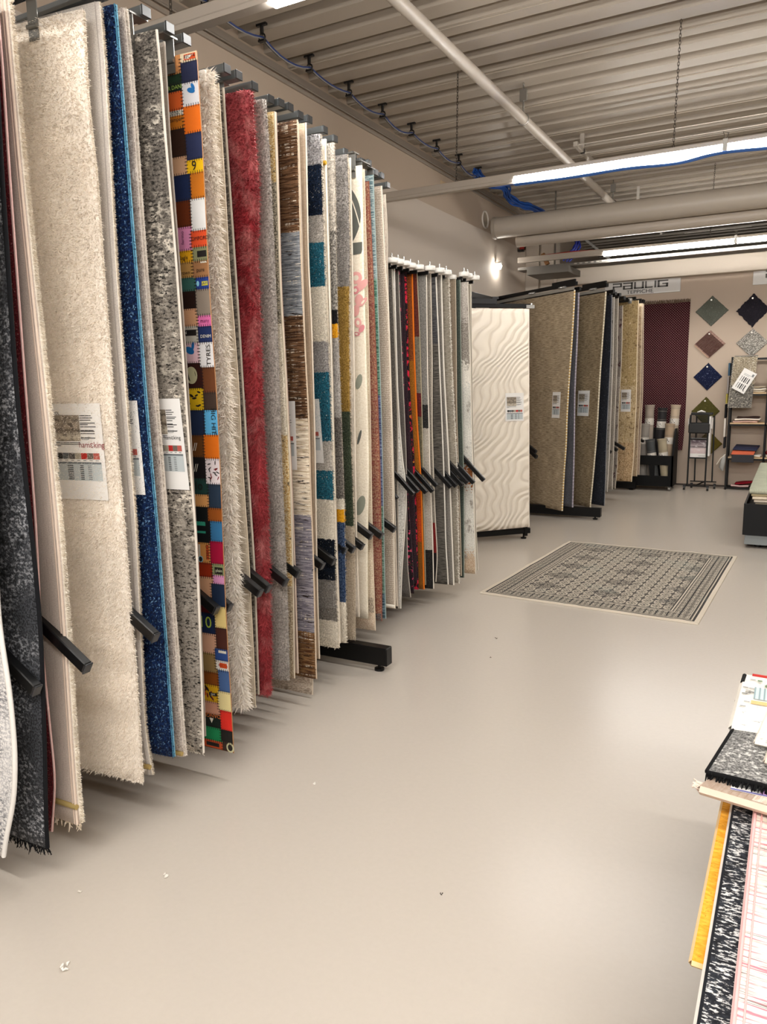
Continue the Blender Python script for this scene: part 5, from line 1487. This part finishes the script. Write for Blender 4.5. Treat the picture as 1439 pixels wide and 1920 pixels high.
o = slab('sample_rug', [(-.128, 1.81), (.32, 1.74), (.3, 2.12), (-.062, 2.14)], zdk, .011, M_dk, side=mtl('#1a1a1b'))
tag(o, 'charcoal melange rug with black fringe on top of the near table heap', 'rug', NT)
m = MB()
for i in range(150):
    a = i / 150
    p = Vector((-.128 + .448 * a, 1.81 - .07 * a, zdk(a, 0) + .006))
    d = Vector((rr.gauss(-.1, .35), -1, rr.gauss(-.4, .35))).normalized() * .022 * rr.uniform(.5, 1.3)
    m.tube([p, p + d * .5, p + d + Vector((0, 0, -.004))], [.0028, .0024, .001], 4)
m.tube([(-.128 + .448 * a, 1.808 - .07 * a, zdk(a, 0) + .006) for a in np.linspace(0, 1, 20)], .007, 6)
m.build('fringe', mtl('#111112'), o)
m = MB(); m.tube([(-.129 + .066 * c, 1.81 + .33 * c, zdk(0, c) + .007) for c in np.linspace(0, 1, 14)], .006, 6); m.build('binding', mtl('#141415'), o)
M_dot = rm('whitedots', [(0, '#e6ddd0', '#f3ece1')], s=(100, 100), c3='#8d857b', s3=(150, 150), t3=(.6, .66), bump=.5)
o = slab('sample_rug', [(-.035, 1.95), (.3, 1.9), (.3, 2.10), (-.008, 2.13)], lambda a, c: zdk(.3, .4 + .6 * c) + .014, .01, M_dot)
tag(o, 'small cream dotted sample lying on the charcoal melange rug', 'rug', NT)
o = slab('sample_rug', [(-.01, 1.85), (.3, 1.79), (.3, 1.98), (.012, 2.0)], lambda a, c: zdk(.4, .1 + .5 * c) + .028, .01, rm('ivoryweave', [(0, '#e5d9cb', '#f1e8dc')], s=(260, 260), grid=('#cfc2b2', .012, .012, .2)))
tag(o, 'ivory woven sample at the right edge, over the dotted one', 'rug', NT)
# white pictured rug at the back of the heap
def zwh(a, c): return .552 + .03 * c
o = slab('sample_rug', [(-.092, 2.02), (.4, 2.0), (.42, 2.31), (-.08, 2.33)], zwh, .02, rm('whiteprint', [(0, '#dcd8cf', '#e6e2da')], s=(200, 200), c3='#8d8b86', s3=(30, 60), t3=(.62, .68)), side=mtl('#e9e3d8'))
tag(o, 'white rug printed with green and blue grey motifs behind the charcoal one', 'rug', NT)
WM = [MB() for _ in range(5)]
def wq(x0, x1, y0, y1, mi_, l=.0225):
    m = WM[mi_]
    m.face([(x0, y0, zwh(0, (y0 - 2.02) / .31) + l), (x1, y0, zwh(0, (y0 - 2.02) / .31) + l), (x1, y1, zwh(0, (y1 - 2.02) / .31) + l), (x0, y1, zwh(0, (y1 - 2.02) / .31) + l)])
wq(-.05, .3, 2.18, 2.25, 0); wq(-.055, .3, 2.15, 2.17, 1)
for i in range(14): wq(-.05 + i * .012, -.046 + i * .012, 2.18, 2.25, 2, .0235)
for i in range(26): 
    x_ = -.045 + rr.random() * .2; y_ = 2.255 + rr.random() * .035; wq(x_, x_ + .012, y_, y_ + .009, 3, .0235 + i * .0001)
for i in range(12):
    x_ = -.08 + (i % 3) * .008; y_ = 2.12 + rr.random() * .18; wq(x_, x_ + .014, y_, y_ + .004, 4, .0235)
for m, nm, c in zip(WM, ('trunk_motif', 'ground_motif', 'line_motif', 'foliage_motif', 'script_motif'), ('#c3cfd0', '#dcb87f', '#8fa3a8', '#6f8465', '#8b8986')): m.build(nm, plain(c, .9), o)
m = MB(); m.tube([(-.06, 2.33, .6), (.42, 2.31, .6)], .007, 6); m.build('binding', mtl('#b53a35'), o)
m = MB(); m.tube([(-.083, 2.28, .594), (-.08, 2.325, .6)], .006, 6); m.build('loop', mtl('#1d1d1e'), o)
o = slab('sample_rug', [(-.06, 2.13), (.4, 2.12), (.4, 2.3), (-.06, 2.3)], .505, .045, mtl('#bfb5a6'))
tag(o, 'folded beige sample under the white printed rug on the near table', 'rug', NT)
o = slab('sample_rug', [(-.06, 1.82), (.3, 1.78), (.3, 2.1), (-.055, 2.1)], .493, .009, mtl('#a0978b'))
tag(o, 'flat taupe sample under the ribbed beige pink rug', 'rug', NT)

# ------------------------------------------------------------------ back wall
YW = 11.25
def sign(x0, x1, z0, z1, label, lx0, lx1, cut=False):
    e = empty('wall_sign', ((x0 + x1) / 2, YW - .02, (z0 + z1) / 2), label, 'sign')
    I = Matrix.Translation(-Vector(e.location))
    m = MB(); m.box(x0, x1, YW - .022, YW - .002, z0, z1, b=.002); put(m, 'board', plain('#cfcbc6', .4), e, I)
    G_ = plain('#55524e', .5)
    L_ = {'P': [(0, .12, 1, 1.0), (0, .8, 1, 1), (.8, .4, 1, 1), (0, .4, 1, .57), (0, 0, .2, .57)], 'a': [(0, .8, 1, 1), (.8, 0, 1, 1), (0, 0, 1, .18), (0, 0, .2, .58), (0, .42, 1, .58)],
          'U': [(0, 0, .2, 1), (.8, 0, 1, 1), (0, 0, 1, .2)], 'L': [(0, 0, .2, 1), (0, 0, .95, .2)], 'I': [(0, 0, 1, 1)], 'G': [(0, .8, 1, 1), (0, 0, .2, 1), (0, 0, 1, .2), (.8, 0, 1, .55), (.45, .4, 1, .57)]}
    L_['P'] = L_['P'][1:]
    lz0, lz1 = z0 + (z1 - z0) * .42, z0 + (z1 - z0) * .92
    tot = 1.0 + .12 + 1.05 + .12 + 1.05 + .14 + .85 + .1 + .2 + .14 + 1.1
    sc = (lx1 - lx0) / tot
    x = lx0
    for ch, w in (('P', 1.0), ('a', 1.05), ('U', 1.05), ('L', .85), ('I', .2), ('G', 1.1)):
        m = MB()
        for a, c, d, f in L_[ch]:
            m.box(x + a * w * sc, x + d * w * sc, YW - .0245, YW - .0215, lz0 + c * (lz1 - lz0), lz0 + f * (lz1 - lz0))
        put(m, 'letter', G_, e, I)
        x += (w + .125) * sc
    text_mesh('TEPPICHE', (z1 - z0) * .36, I @ frame(((lx0 + lx1) / 2 + .0, YW - .024, z0 + (z1 - z0) * .2), (1, 0, 0), (0, 0, 1)), INK, 'lettering', e, .001, 1.25)
    m = MB(); m.box(x1 - .34, x1 - .012, YW - .023, YW - .0215, z0 + .006, z0 + .014); put(m, 'highlight_strip', plain('#f2f0ec', .3), e, I)


sign(-2.48, -1.47, 2.645, 2.83, 'white sign reading PAULIG TEPPICHE above the dark red runner', -2.37, -1.63)
sign(-.585, .42, 2.66, 2.845, 'white sign at the right edge of the back wall, partly cut off', -.44, .3)

# dark red runner hung on the wall
def runner_mat():
    g = G('rug_wine_dots')
    u, v = g.uv()
    def cell(x, s): return g.math('ABSOLUTE', g.math('SUBTRACT', g.math('FRACT', g.math('DIVIDE', x, s)), .5))
    d = g.math('ADD', cell(u, .034), cell(v, .034))
    d2 = g.math('ADD', cell(g.math('ADD', u, .017), .034), cell(g.math('ADD', v, .017), .034))
    k = g.math('MAXIMUM', g.math('LESS_THAN', d, .2), g.math('LESS_THAN', d2, .2))
    n = g.noise(g.vec(g.math('MULTIPLY', u, 6.0), g.math('MULTIPLY', v, 4.0)), 1.0, 3.0)
    base = g.mix(n, lin('#280a11'), lin('#3d131c'))
    g.bump(d, .5, .004)
    return g.fin(g.mix(g.math('MULTIPLY', k, .62), base, lin('#b58c88')), .95, 0, .2)
m = MB(); nz, nx = 40, 8
V, UV = [], []
for i in range(nz + 1):
    for j in range(nx + 1):
        z_ = .5 + (2.5 - .5) * i / nz
        x_ = -1.945 + .612 * j / nx + .012 * math.sin(z_ * 2.2) * (1 - i / nz)
        curl = .10 * max(0, (.95 - z_) / .45) ** 2
        V.append((x_ - (.02 if j == nx else 0) * max(0, (1.3 - z_)), YW - .02 - curl - .004 * math.sin(x_ * 14 + z_ * 3), z_)); UV.append((x_, z_))
K = nx + 1
F = [(i * K + j, i * K + j + 1, (i + 1) * K + j + 1, (i + 1) * K + j) for i in range(nz) for j in range(nx)]
m.mesh(V, F, 0, UV, True)
m.mesh([(x, y + .009, z) for x, y, z in V], [f[::-1] for f in F], 1, UV, True)
n = len(V)
for i in range(nz):
    for j in (0, nx):
        a, b_ = i * K + j, (i + 1) * K + j
        m.face([V[a], V[b_], (V[b_][0], V[b_][1] + .009, V[b_][2]), (V[a][0], V[a][1] + .009, V[a][2])], 1)
o = tag(m.build('runner_rug', [runner_mat(), mtl('#4a1a22')]), 'dark red dotted runner hung on the back wall below the sign', 'rug')
m = MB(); rr = random.Random(9)
for i in range(110):
    x_ = -1.943 + .608 * i / 109
    m.tube([(x_, YW - .016, 2.495), (x_ + rr.gauss(0, .004), YW - .018, 2.52), (x_ + rr.gauss(0, .008), YW - .016, 2.545 + rr.uniform(-.006, .01))], [.0032, .003, .0015], 4)
m.build('fringe', mtl('#6d5a4a'), o)

# sample squares nailed on the wall, standing on a corner
SQ = [(-1.06, 2.362, .205, .2, ('#4d5048', '#6f7268'), '#8a8d84', 'grey green square sample, upper left on the back wall', 'soft'),
      (-.563, 2.34, .2, .215, ('#1b1920', '#2e2a33'), '#454048', 'dark aubergine shaggy square sample, upper right on the back wall', 'shag'),
      (-1.065, 1.93, .195, .185, ('#8a6a5f', '#b89a8f'), None, 'brown and pink ribbed square sample, below the grey green one', 'rib'),
      (-.55, 1.925, .195, .185, ('#47443f', '#96918a'), '#c9c4bb', 'grey speckled loop square sample, above the shelf unit', 'loop'),
      (-1.07, 1.495, .18, .185, ('#10142a', '#1c2444'), '#7c86a8', 'navy blue square sample flecked with white', 'soft'),
      (-1.075, 1.03, .18, .195, ('#3f3a1a', '#5f5a2c'), '#7d7845', 'olive green square sample, behind the top of the brochure stand', 'soft'),
      (-1.02, .585, .18, .18, ('#544818', '#71622a'), '#8a7a40', 'mustard olive square sample low on the wall beside the brochure stand', 'soft')]
for i, (x, z_, hx, hz, (ca, cb), c3, lab, kind) in enumerate(SQ):
    e = empty('wall_sample', (x, YW - .012, z_), lab, 'carpet sample', 'square carpet samples on the back wall')
    mt = rm('sample%d' % i, [(0, ca, cb)], s=(14, 260) if kind == 'rib' else (170, 170), c3=c3, s3=(60, 90), t3=(.6, .66) if kind != 'loop' else (.48, .56), bump=.8)
    m = MB(); n = 16
    rng = random.Random(i)
    amp = .006 if kind == 'shag' else .0015
    pts = []
    C4 = [(0, -hz), (hx, 0), (0, hz), (-hx, 0)]
    for k in range(4):
        for q in range(n):
            t = q / n
            px, pz = C4[k][0] * (1 - t) + C4[(k + 1) % 4][0] * t, C4[k][1] * (1 - t) + C4[(k + 1) % 4][1] * t
            s_ = 1 + rng.gauss(0, amp / .2)
            pts.append((px * s_, pz * s_))
    inn = [(a * .93, c * .93) for a, c in pts]
    hole = (-.012, hz * .72)
    N_ = len(pts)
    def tuv(a, c): return ((a + c) * .7071 + 1, (a - c) * .7071 + 1)
    for k in range(N_):
        l = (k + 1) % N_
        m.face([(pts[k][0], .01, pts[k][1]), (pts[l][0], .01, pts[l][1]), (pts[l][0], 0, pts[l][1]), (pts[k][0], 0, pts[k][1])], 1, [tuv(*pts[k]), tuv(*pts[l])] * 2)
        m.face([(pts[k][0], 0, pts[k][1]), (pts[l][0], 0, pts[l][1]), (inn[l][0], -.006, inn[l][1]), (inn[k][0], -.006, inn[k][1])], 0 if kind != 'rib' else 0, [tuv(*pts[k]), tuv(*pts[l]), tuv(*inn[l]), tuv(*inn[k])])
    m.face([(a, -.006, c) for a, c in inn], 0, [tuv(a, c) for a, c in inn])
    m.build('sample', [mt, mtl(ca)], e)
    if kind == 'rib':
        m = MB()
        for k in range(-9, 9):
            t = k / 10.5
            # ribs run from upper left to lower right
            p = Vector((-hx / 2 * (1 - 0) + t * hx / 2 + 0, -.009, hz / 2 + t * hz / 2)); q = Vector((hx / 2 + t * hx / 2, -.009, -hz / 2 + t * hz / 2))
            m.tube([p * .98, q * .98], .0042, 6)
        m.build('rib', mtl('#4a2c28'), e)
        m = MB(); m.bar((-hx * .97, -.01, -.01), (-.01, -.01, -hz * .97), .004, .012); m.build('edge_strip', mtl('#c4a58f'), e)
    m = MB(); m.cyl((hole[0], -.004, hole[1]), (hole[0], -.014, hole[1]), .011, 12); m.build('eyelet', plain('#e6e1d8', .35, .3), e)

# ------------------------------------------------------------------ shelf unit
loc = (-.33, 11.08, 0)
e = empty('shelf_unit', loc, 'black metal shelf unit with thin light boards against the back wall', 'shelf unit')
I = Matrix.Translation(-Vector(loc))
for x in (-.755, -.32, .12):
    for y in (10.96, 11.2):
        m = MB(); m.box(x - .012, x + .012, y - .012, y + .012, 0, 1.74, b=.002); put(m, 'post', BLACKM, e, I)
for z_ in (.03, .42, .87, 1.26, 1.72):
    m = MB()
    for y in (10.96, 11.2): m.box(-.755, .12, y - .012, y + .012, z_ - .02, z_ + .002)
    for x in (-.755, -.32, .12): m.box(x - .011, x + .011, 10.96, 11.2, z_ - .019, z_)
    put(m, 'rail', BLACKM, e, I)
    if .1 < z_ < 1.5:
        for xa, xb in ((-.742, -.333), (-.307, .107)):
            m = MB(); m.box(xa, xb, 10.95, 11.21, z_ + .003, z_ + .018); put(m, 'shelf_board', WOOD, e, I)
SH = 'cloths and samples on the shelf unit'
def cloth(x0, x1, y0, y1, z_, th, col, lab, tilt=0.0, wob=.006, name='folded_cloth'):
    o = slab(name, [(x0, y0), (x1, y0), (x1, y1), (x0, y1)], lambda a, c: z_ + tilt * a + wob * math.sin(a * 6 + c * 3 + z_ * 40) * .5 + wob * .5, th, mtl(col), n=10)
    return tag(o, lab, 'cloth', SH)
cloth(-.71, -.42, 10.99, 11.17, .889, .02, '#d8b7ac', 'pale pink folded cloth on the second shelf of the shelf unit')
cloth(-.69, -.39, 10.98, 11.17, .917, .02, '#eadfd2', 'cream folded cloth on the second shelf of the shelf unit', .004)
cloth(-.66, -.40, 11.0, 11.18, .947, .016, '#3a2a26', 'dark brown cloth on top of the second shelf pile', .0)
cloth(-.52, -.36, 10.98, 11.16, .44, .022, '#e6ddd0', 'white folded cloth on the lower shelf beside the orange folder')
cloth(-.69, -.48, 11.0, 11.17, .034, .022, '#d9b8b4', 'pale pink cloth on the bottom rail of the shelf unit')
cloth(-.64, -.40, 11.0, 11.17, .064, .02, '#8d1426', 'crimson cloth at the bottom of the shelf unit', .03)
cloth(-.29, -.1, 10.98, 11.17, .44, .03, '#e0d6c8', 'pale cloth on the lower shelf, right bay')
cloth(-.29, -.1, 10.99, 11.17, .477, .04, '#7d1a1c', 'dark red cloth on the lower shelf, right bay')
cloth(-.52, -.35, 10.98, 11.18, 1.28, .018, '#c9bda9', 'beige cloth on the upper shelf beside the hanging grey sample')
cloth(-.50, -.345, 10.98, 11.18, 1.306, .02, '#e9e2d5', 'white cloth on the upper shelf beside the hanging grey sample')
cloth(-.51, -.35, 10.98, 11.18, 1.334, .02, '#a79a86', 'taupe cloth topping the upper shelf pile')
# folders
o = slab('sample_folder', [(-.705, 10.9), (-.435, 10.9), (-.405, 11.1), (-.68, 11.1)], lambda a, c: .465 + .09 * c, .012, plain('#cf6444', .6), side=plain('#1d1c20', .6))
tag(o, 'orange red sample folder leaning out of the lower shelf', 'folder', SH)
m = MB(); m.box(-.695, -.43, 10.885, 10.9, .375, .468, b=.003); m.build('flap', plain('#25242b', .6), o)
o = slab('sample_folder', [(-.69, 10.98), (-.41, 10.98), (-.38, 11.17), (-.66, 11.17)], lambda a, c: .53 + .05 * c - .01 * a + (0.035 if c > .4 else 0) * 0, .014, plain('#1c2340', .6))
tag(o, 'navy blue folder behind the orange red folder', 'folder', SH)
# grey woven sample hanging at the front
M_gw = rm('greywoven', [(0, '#3f3c38', '#8a867f'), (1.38, '#6e6454', '#b3a68f')], s=(50, 150), t=(.4, .6), c3='#cfc7b8', s3=(40, 90), t3=(.56, .64), bump=.8, warp=.2)
m = MB(); V = []; UV = []; nz = 16
for i in range(nz + 1):
    z_ = 1.085 + .655 * i / nz
    for j in range(5):
        x_ = -.775 + .275 * j / 4 + .04 * (i / nz - .0)
        V.append((x_, 10.935 - .008 * math.sin(i * .5 + j), z_)); UV.append((x_ + 1, z_))
F = [(i * 5 + j, i * 5 + j + 1, (i + 1) * 5 + j + 1, (i + 1) * 5 + j) for i in range(nz) for j in range(4)]
m.mesh(V, F, 0, UV, True); m.mesh([(x, y + .01, z_) for x, y, z_ in V], [f[::-1] for f in F], 0, UV, True)
for j in (0, 4):
    for i in range(nz):
        a, b_ = V[i * 5 + j], V[(i + 1) * 5 + j]; m.face([a, b_, (b_[0], b_[1] + .01, b_[2]), (a[0], a[1] + .01, a[2])])
a_ = V[:5]; m.face(list(a_) + [(x, y + .01, z_) for x, y, z_ in a_[::-1]])
top = V[-5:]; m.face([top[0], top[4], (top[4][0], 11.12, 1.76), (top[0][0], 11.12, 1.76)]); 
o = tag(m.build('woven_sample', M_gw), 'grey woven sample hanging down the front of the shelf unit', 'carpet sample')
m = MB()
for i in range(30): m.cyl((V[int(i / 30 * nz) * 5][0] - .002, 10.935, 1.09 + i * .0215), (V[int(i / 30 * nz) * 5][0] - .002, 10.935, 1.1 + i * .0215), .005, 6)
m.build('edge_stitching', mtl('#d9d2c4'), o)
e = empty('price_tag', (-.6, 10.915, 1.43), 'white tilted tag with printed bars on the hanging grey woven sample', 'tag')
Mt = Matrix.Rotation(rad(29), 4, 'Y')
def tq(m, x0, x1, z0, z1, y, mi_=0): m.face([Mt @ Vector(p) for p in ((x0, y, z0), (x1, y, z0), (x1, y, z1), (x0, y, z1))], mi_)
m = MB(); m.box(-.085, .085, -.001, .001, -.145, .145, 0, Mt); m.build('sheet', PAPER, e)
m = MB()
for r_ in range(2):
    for k in range(5): tq(m, -.055 + k * .024, -.055 + k * .024 + .006 + (k * 7 % 5) * .002, -.11 + r_ * .09, -.04 + r_ * .09, -.0018)
tq(m, -.05, .04, .085, .089, -.0018, 1); tq(m, -.05, .02, .07, .074, -.0018, 1); tq(m, .045, .07, .085, .12, -.0018, 1); tq(m, .05, .062, -.12, -.108, -.0018)
m.build('print', [INK, INKG], e)
# things hung at the left end of the shelf unit
for x, z0, z1, col, lab in ((-.79, 1.50, 1.665, '#3d5568', 'slate blue sample hung at the top left of the shelf unit'), (-.795, 1.27, 1.49, '#8d8683', 'grey sample hung at the left end of the shelf unit, under the blue one'),
                            (-.80, 1.14, 1.265, '#a89a4e', 'ochre sample hung at the left end of the shelf unit'), (-.805, .95, 1.13, '#171719', 'black sample hung below the ochre one'),
                            (-.805, .70, .945, '#d9d2c8', 'white sample hung low at the left end of the shelf unit'), (-.80, .55, .695, '#2a2a2c', 'dark sample at the foot of the hanging row')):
    m = MB(); m.box(x - .01, x + .012, 10.96, 11.15, z0, z1, b=.004)
    tag(m.build('hanging_sample', mtl(col)), lab, 'carpet sample', 'samples hung at the end of the shelf unit')
m = MB(); m.tube([(-.79, 10.96, .47), (-.8, 10.95, .38), (-.815, 10.95, .3), (-.80, 10.96, .25)], [.012, .03, .035, .012], 12)
tag(m.build('cloth_bag', mtl('#a9a8a4')), 'pale grey cloth bundle hanging at the left foot of the shelf unit', 'cloth')
m = MB(); m.tube([(-.775, 10.95, .47), (-.83, 10.94, .42), (-.875, 10.94, .335)], .006, 6)
tag(m.build('cord', mtl('#e9e1d3')), 'short white cord sticking out from the shelf unit', 'cord')

# ------------------------------------------------------------------ brochure stand on castors
loc = (-1.1, 10.85, 0)
e = empty('brochure_stand', loc, 'black wire brochure stand on castors in front of the back wall', 'brochure stand')
I = Matrix.Translation(-Vector(loc))
for x in (-1.205, -.985):
    m = MB(); m.bar((x - .004, 10.74, .06), (x, 10.74, 1.0), .02, .02); put(m, 'post', BLACKM, e, I)
    m = MB(); m.bar((x + .06, 10.98, .1), (x + .05, 10.98, .98), .018, .018); put(m, 'post', BLACKM, e, I)
m = MB(); m.box(-1.26, -.94, 10.73, 10.75, .05, .066); m.box(-1.2, -.87, 10.97, 10.99, .085, .1); m.bar((-1.12, 10.74, .058), (-1.02, 10.98, .092), .014, .014); put(m, 'base_frame', BLACKM, e, I)
for x, y in ((-1.245, 10.74), (-.955, 10.74), (-1.18, 10.98), (-.89, 10.98)):
    m = MB(); m.cyl((x - .012, y, .027), (x + .012, y, .027), .027, 16); m.box(x - .016, x + .016, y - .012, y + .012, .04, .07); put(m, 'castor', BLACK, e, I)
for z0, z1 in ((.90, 1.0), (.685, .76)):
    m = MB()
    m.box(-1.205, -.985, 10.732, 10.738, z0 - .01, z0); m.box(-1.205, -.985, 10.732, 10.738, z1, z1 + .012)
    for i in range(16): x = -1.195 + i * .0135; m.box(x, x + .004, 10.733, 10.737, z0, z1)
    k = z0
    while k < z1: m.box(-1.2, -.99, 10.733, 10.737, k, k + .004); k += .014
    put(m, 'wire_basket', BLACKM, e, I)
m = MB(); m.box(-1.225, -.965, 10.715, 10.80, .76, .89, b=.01); m.box(-1.205, -.94, 10.76, 10.84, 1.0, 1.03, b=.004); put(m, 'holder', BLACK, e, I)
m = MB(); m.box(-1.205, -.985, 10.78, 10.8, .42, .7); put(m, 'lower_pocket', BLACKM, e, I)
e2 = empty('brochure', (-1.1, 10.775, .58), 'brochure with a pink grey room picture in the brochure stand', 'brochure')
I2 = Matrix.Translation(-Vector(e2.location))
m = MB(); m.box(-1.195, -.995, 10.765, 10.778, .44, .70); put(m, 'cover', PAPER, e2, I2)
def bro():
    g = G('brochure_picture'); u, v = g.uv()
    n = g.noise(g.vec(g.math('MULTIPLY', u, 4.0), g.math('MULTIPLY', v, 6.0)), 1.0, 3.0)
    c = g.ramp(v, [(0, lin('#cfb9b9')), (.35, lin('#d9c5c4')), (.5, lin('#4a3f45')), (.56, lin('#b9aaae')), (.8, lin('#6d5a63'))], 'LINEAR')
    return g.fin(g.mix(g.mr(n, .55, .65, 0, .8), c, lin('#e0dadd')), .4)
m = MB(); m.face([(-1.192, 10.764, .49), (-.998, 10.764, .49), (-.998, 10.764, .672), (-1.192, 10.764, .672)], 0, [(0, 0), (1, 0), (1, 1), (0, 1)]); put(m, 'printed_photo', bro(), e2, I2)
m = MB(); m.face([(-1.09, 10.764, .456), (-1.01, 10.764, .456), (-1.01, 10.764, .461), (-1.09, 10.764, .461)]); put(m, 'print', INKG, e2, I2)
m = MB(); m.box(-.975, -.955, 10.74, 10.93, .46, .98); m.box(-.95, -.94, 10.76, 10.9, .82, .96)
tag(m.build('brochure', PAPER), 'white leaflets stuck in the right side of the brochure stand', 'brochure')
m = MB(); m.box(-1.235, -1.226, 10.76, 10.9, .86, .95); tag(m.build('brochure', PAPER), 'white leaflet edge at the left side of the brochure stand', 'brochure')
m = MB(); m.tube([(-1.13, 10.78, 1.035), (-1.08, 10.78, 1.05), (-1.03, 10.78, 1.035)], [.006, .014, .006], 8); tag(m.build('paper_scrap', PAPER), 'crumpled white paper on top of the brochure stand', 'paper')

# ------------------------------------------------------------------ cart with carpet rolls
loc = (-1.68, 10.75, 0)
e = empty('roll_cart', loc, 'black wooden cart on castors holding carpet rolls', 'cart')
I = Matrix.Translation(-Vector(loc))
KB = plain('#050506', .55, 0, .05, .2)
x0, x1, y0, y1 = -2.0, -1.37, 10.52, 10.92
m = MB()
m.box(x0, x1, y0, y0 + .02, .06, .2); m.box(x0, x1, y0, y0 + .02, .345, .47); m.box(x0, -1.93, y0, y0 + .02, .2, .345); m.box(-1.66, -1.6, y0, y0 + .02, .2, .345); m.box(-1.43, x1, y0, y0 + .02, .2, .345)
put(m, 'front_panel', KB, e, I)
m = MB(); m.mesh([(x, y, z_) for x in (x1 - .02, x1) for y, z_ in ((y0, .06), (y1, .06), (y1, .82), (y0 + .2, .82), (y0, .47))], [(0, 1, 2, 3, 4), (9, 8, 7, 6, 5)] + [(i, (i + 1) % 5 + 0, (i + 1) % 5 + 5, i + 5) for i in range(5)]); put(m, 'side_panel', KB, e, I)
m = MB(); m.mesh([(x, y, z_) for x in (x0, x0 + .02) for y, z_ in ((y0, .06), (y1, .06), (y1, .82), (y0 + .2, .82), (y0, .47))], [(0, 1, 2, 3, 4), (9, 8, 7, 6, 5)] + [(i, (i + 1) % 5 + 0, (i + 1) % 5 + 5, i + 5) for i in range(5)]); put(m, 'side_panel', KB, e, I)
m = MB(); m.box(x0 + .02, x1 - .02, y1 - .02, y1, .06, .82); put(m, 'back_panel', KB, e, I)
m = MB(); m.box(x0 + .02, x1 - .02, y0 + .02, y1 - .02, .06, .08); put(m, 'bottom_panel', KB, e, I)
for x in (x0 + .08, x1 - .04):
    for y in (y0 + .04, y1 - .05):
        m = MB(); m.cyl((x - .014, y, .03), (x + .014, y, .03), .03, 16); m.box(x - .018, x + .018, y - .014, y + .014, .045, .06); put(m, 'castor', plain('#8d8a85', .3, .4), e, I)
RL = [(-1.745, 10.86, 1.13, -1.74, 10.84, '#a79a8d', 'tall silvery beige carpet roll at the left of the cart'), (-1.578, 10.86, 1.09, -1.62, 10.84, '#2d2b2d', 'tall black carpet roll in the middle of the cart'), (-1.412, 10.86, 1.13, -1.455, 10.84, '#c3b09a', 'tall sand carpet roll at the right of the cart'),
      (-1.775, 10.72, .88, -1.79, 10.71, '#9f9890', 'shorter silver grey carpet roll, left front of the cart'), (-1.455, 10.72, .885, -1.485, 10.71, '#b09a82', 'brown beige carpet roll in front of the tall sand one'),
      (-1.685, 10.60, .68, -1.6, 10.6, '#4a4c4d', 'short dark grey carpet roll leaning at the front of the cart'), (-1.535, 10.60, .69, -1.46, 10.6, '#ab9f87', 'short khaki carpet roll leaning at the front of the cart'),
      (-1.9, 10.62, .7, -1.88, 10.62, '#b9a99a', 'pale carpet roll half hidden behind the tan rugs')]
for tx, ty, tz, bx, by, col, lab in RL:
    T_, B_ = Vector((tx, ty, tz)), Vector((bx, by, .09))
    e = empty('carpet_roll', B_, lab, 'carpet roll', 'carpet rolls in the cart')
    I = Matrix.Translation(-B_)
    d = T_ - B_
    m = MB()
    m.tube([B_, B_ + d * .94, B_ + d * .96, T_], [.058, .058, .06, .066], 24, cap=False)
    # spiral end
    sp = []
    ax = d.normalized(); a1 = ax.cross(Vector((0, 1, 0))).normalized(); a2 = ax.cross(a1)
    m.face([T_ - ax * .006 + (a1 * math.cos(t) + a2 * math.sin(t)) * .064 for t in np.linspace(0, 2 * math.pi, 25)[:-1]][::-1])
    for k in range(60):
        t = k * .32; r_ = .012 + .05 * k / 60; sp.append(T_ - ax * .003 + (a1 * math.cos(t) + a2 * math.sin(t)) * r_)
    m.tube(sp, .0035, 5)
    put(m, 'roll', rm('roll' + col[1:], [(0, col, col)], s=(200, 200), rough=.5), e, I)
    f0 = 1 - .18 / d.length * 1.0; f1 = 1 - .27 / d.length
    m = MB(); m.tube([B_ + d * f1, B_ + d * f0], .0605, 24, cap=False); w_ = put(m, 'label_wrap', plain('#cfc8be', .35), e, I)
    # printed block facing the aisle
    m = MB()
    for k in range(6):
        t0 = -1.15 + k * .24
        for q in range(4):
            if (k * 3 + q * 5 + len(lab)) % 4 == 0: continue
            s0 = f1 + (f0 - f1) * (.14 + q * .2); s1 = s0 + (f0 - f1) * .13
            def cp(t, s): return B_ + d * s + Vector((math.sin(t), -math.cos(t), 0)) * .0615
            m.face([cp(t0, s0), cp(t0 + .15, s0), cp(t0 + .15, s1), cp(t0, s1)], 0 if (k + q) % 3 else 1)
    put(m, 'print', [plain('#f4f1ec', .4), plain('#4a4642', .5)], w_, I)
    m = MB()
    for f in (.955, f1 - .02 / d.length, f0 + .02 / d.length): m.tube([B_ + d * f, B_ + d * (f + .004)], .0612, 24, cap=False)
    put(m, 'band', plain('#8d857c', .3), e, I)

# ------------------------------------------------------------------ light and view
w = bpy.data.worlds.new('world'); SC.world = w
w.use_nodes = True
w.node_tree.nodes['Background'].inputs[0].default_value = (.9, .85, .8, 1)
w.node_tree.nodes['Background'].inputs[1].default_value = .05
vs = SC.view_settings
vs.view_transform = 'Standard'; vs.look = 'None'; vs.gamma = 1.0; vs.use_curve_mapping = False
vs.exposure = 1.08
SC.cycles.use_denoising = True
SC.cycles.max_bounces = 8
SC.cycles.diffuse_bounces = 5
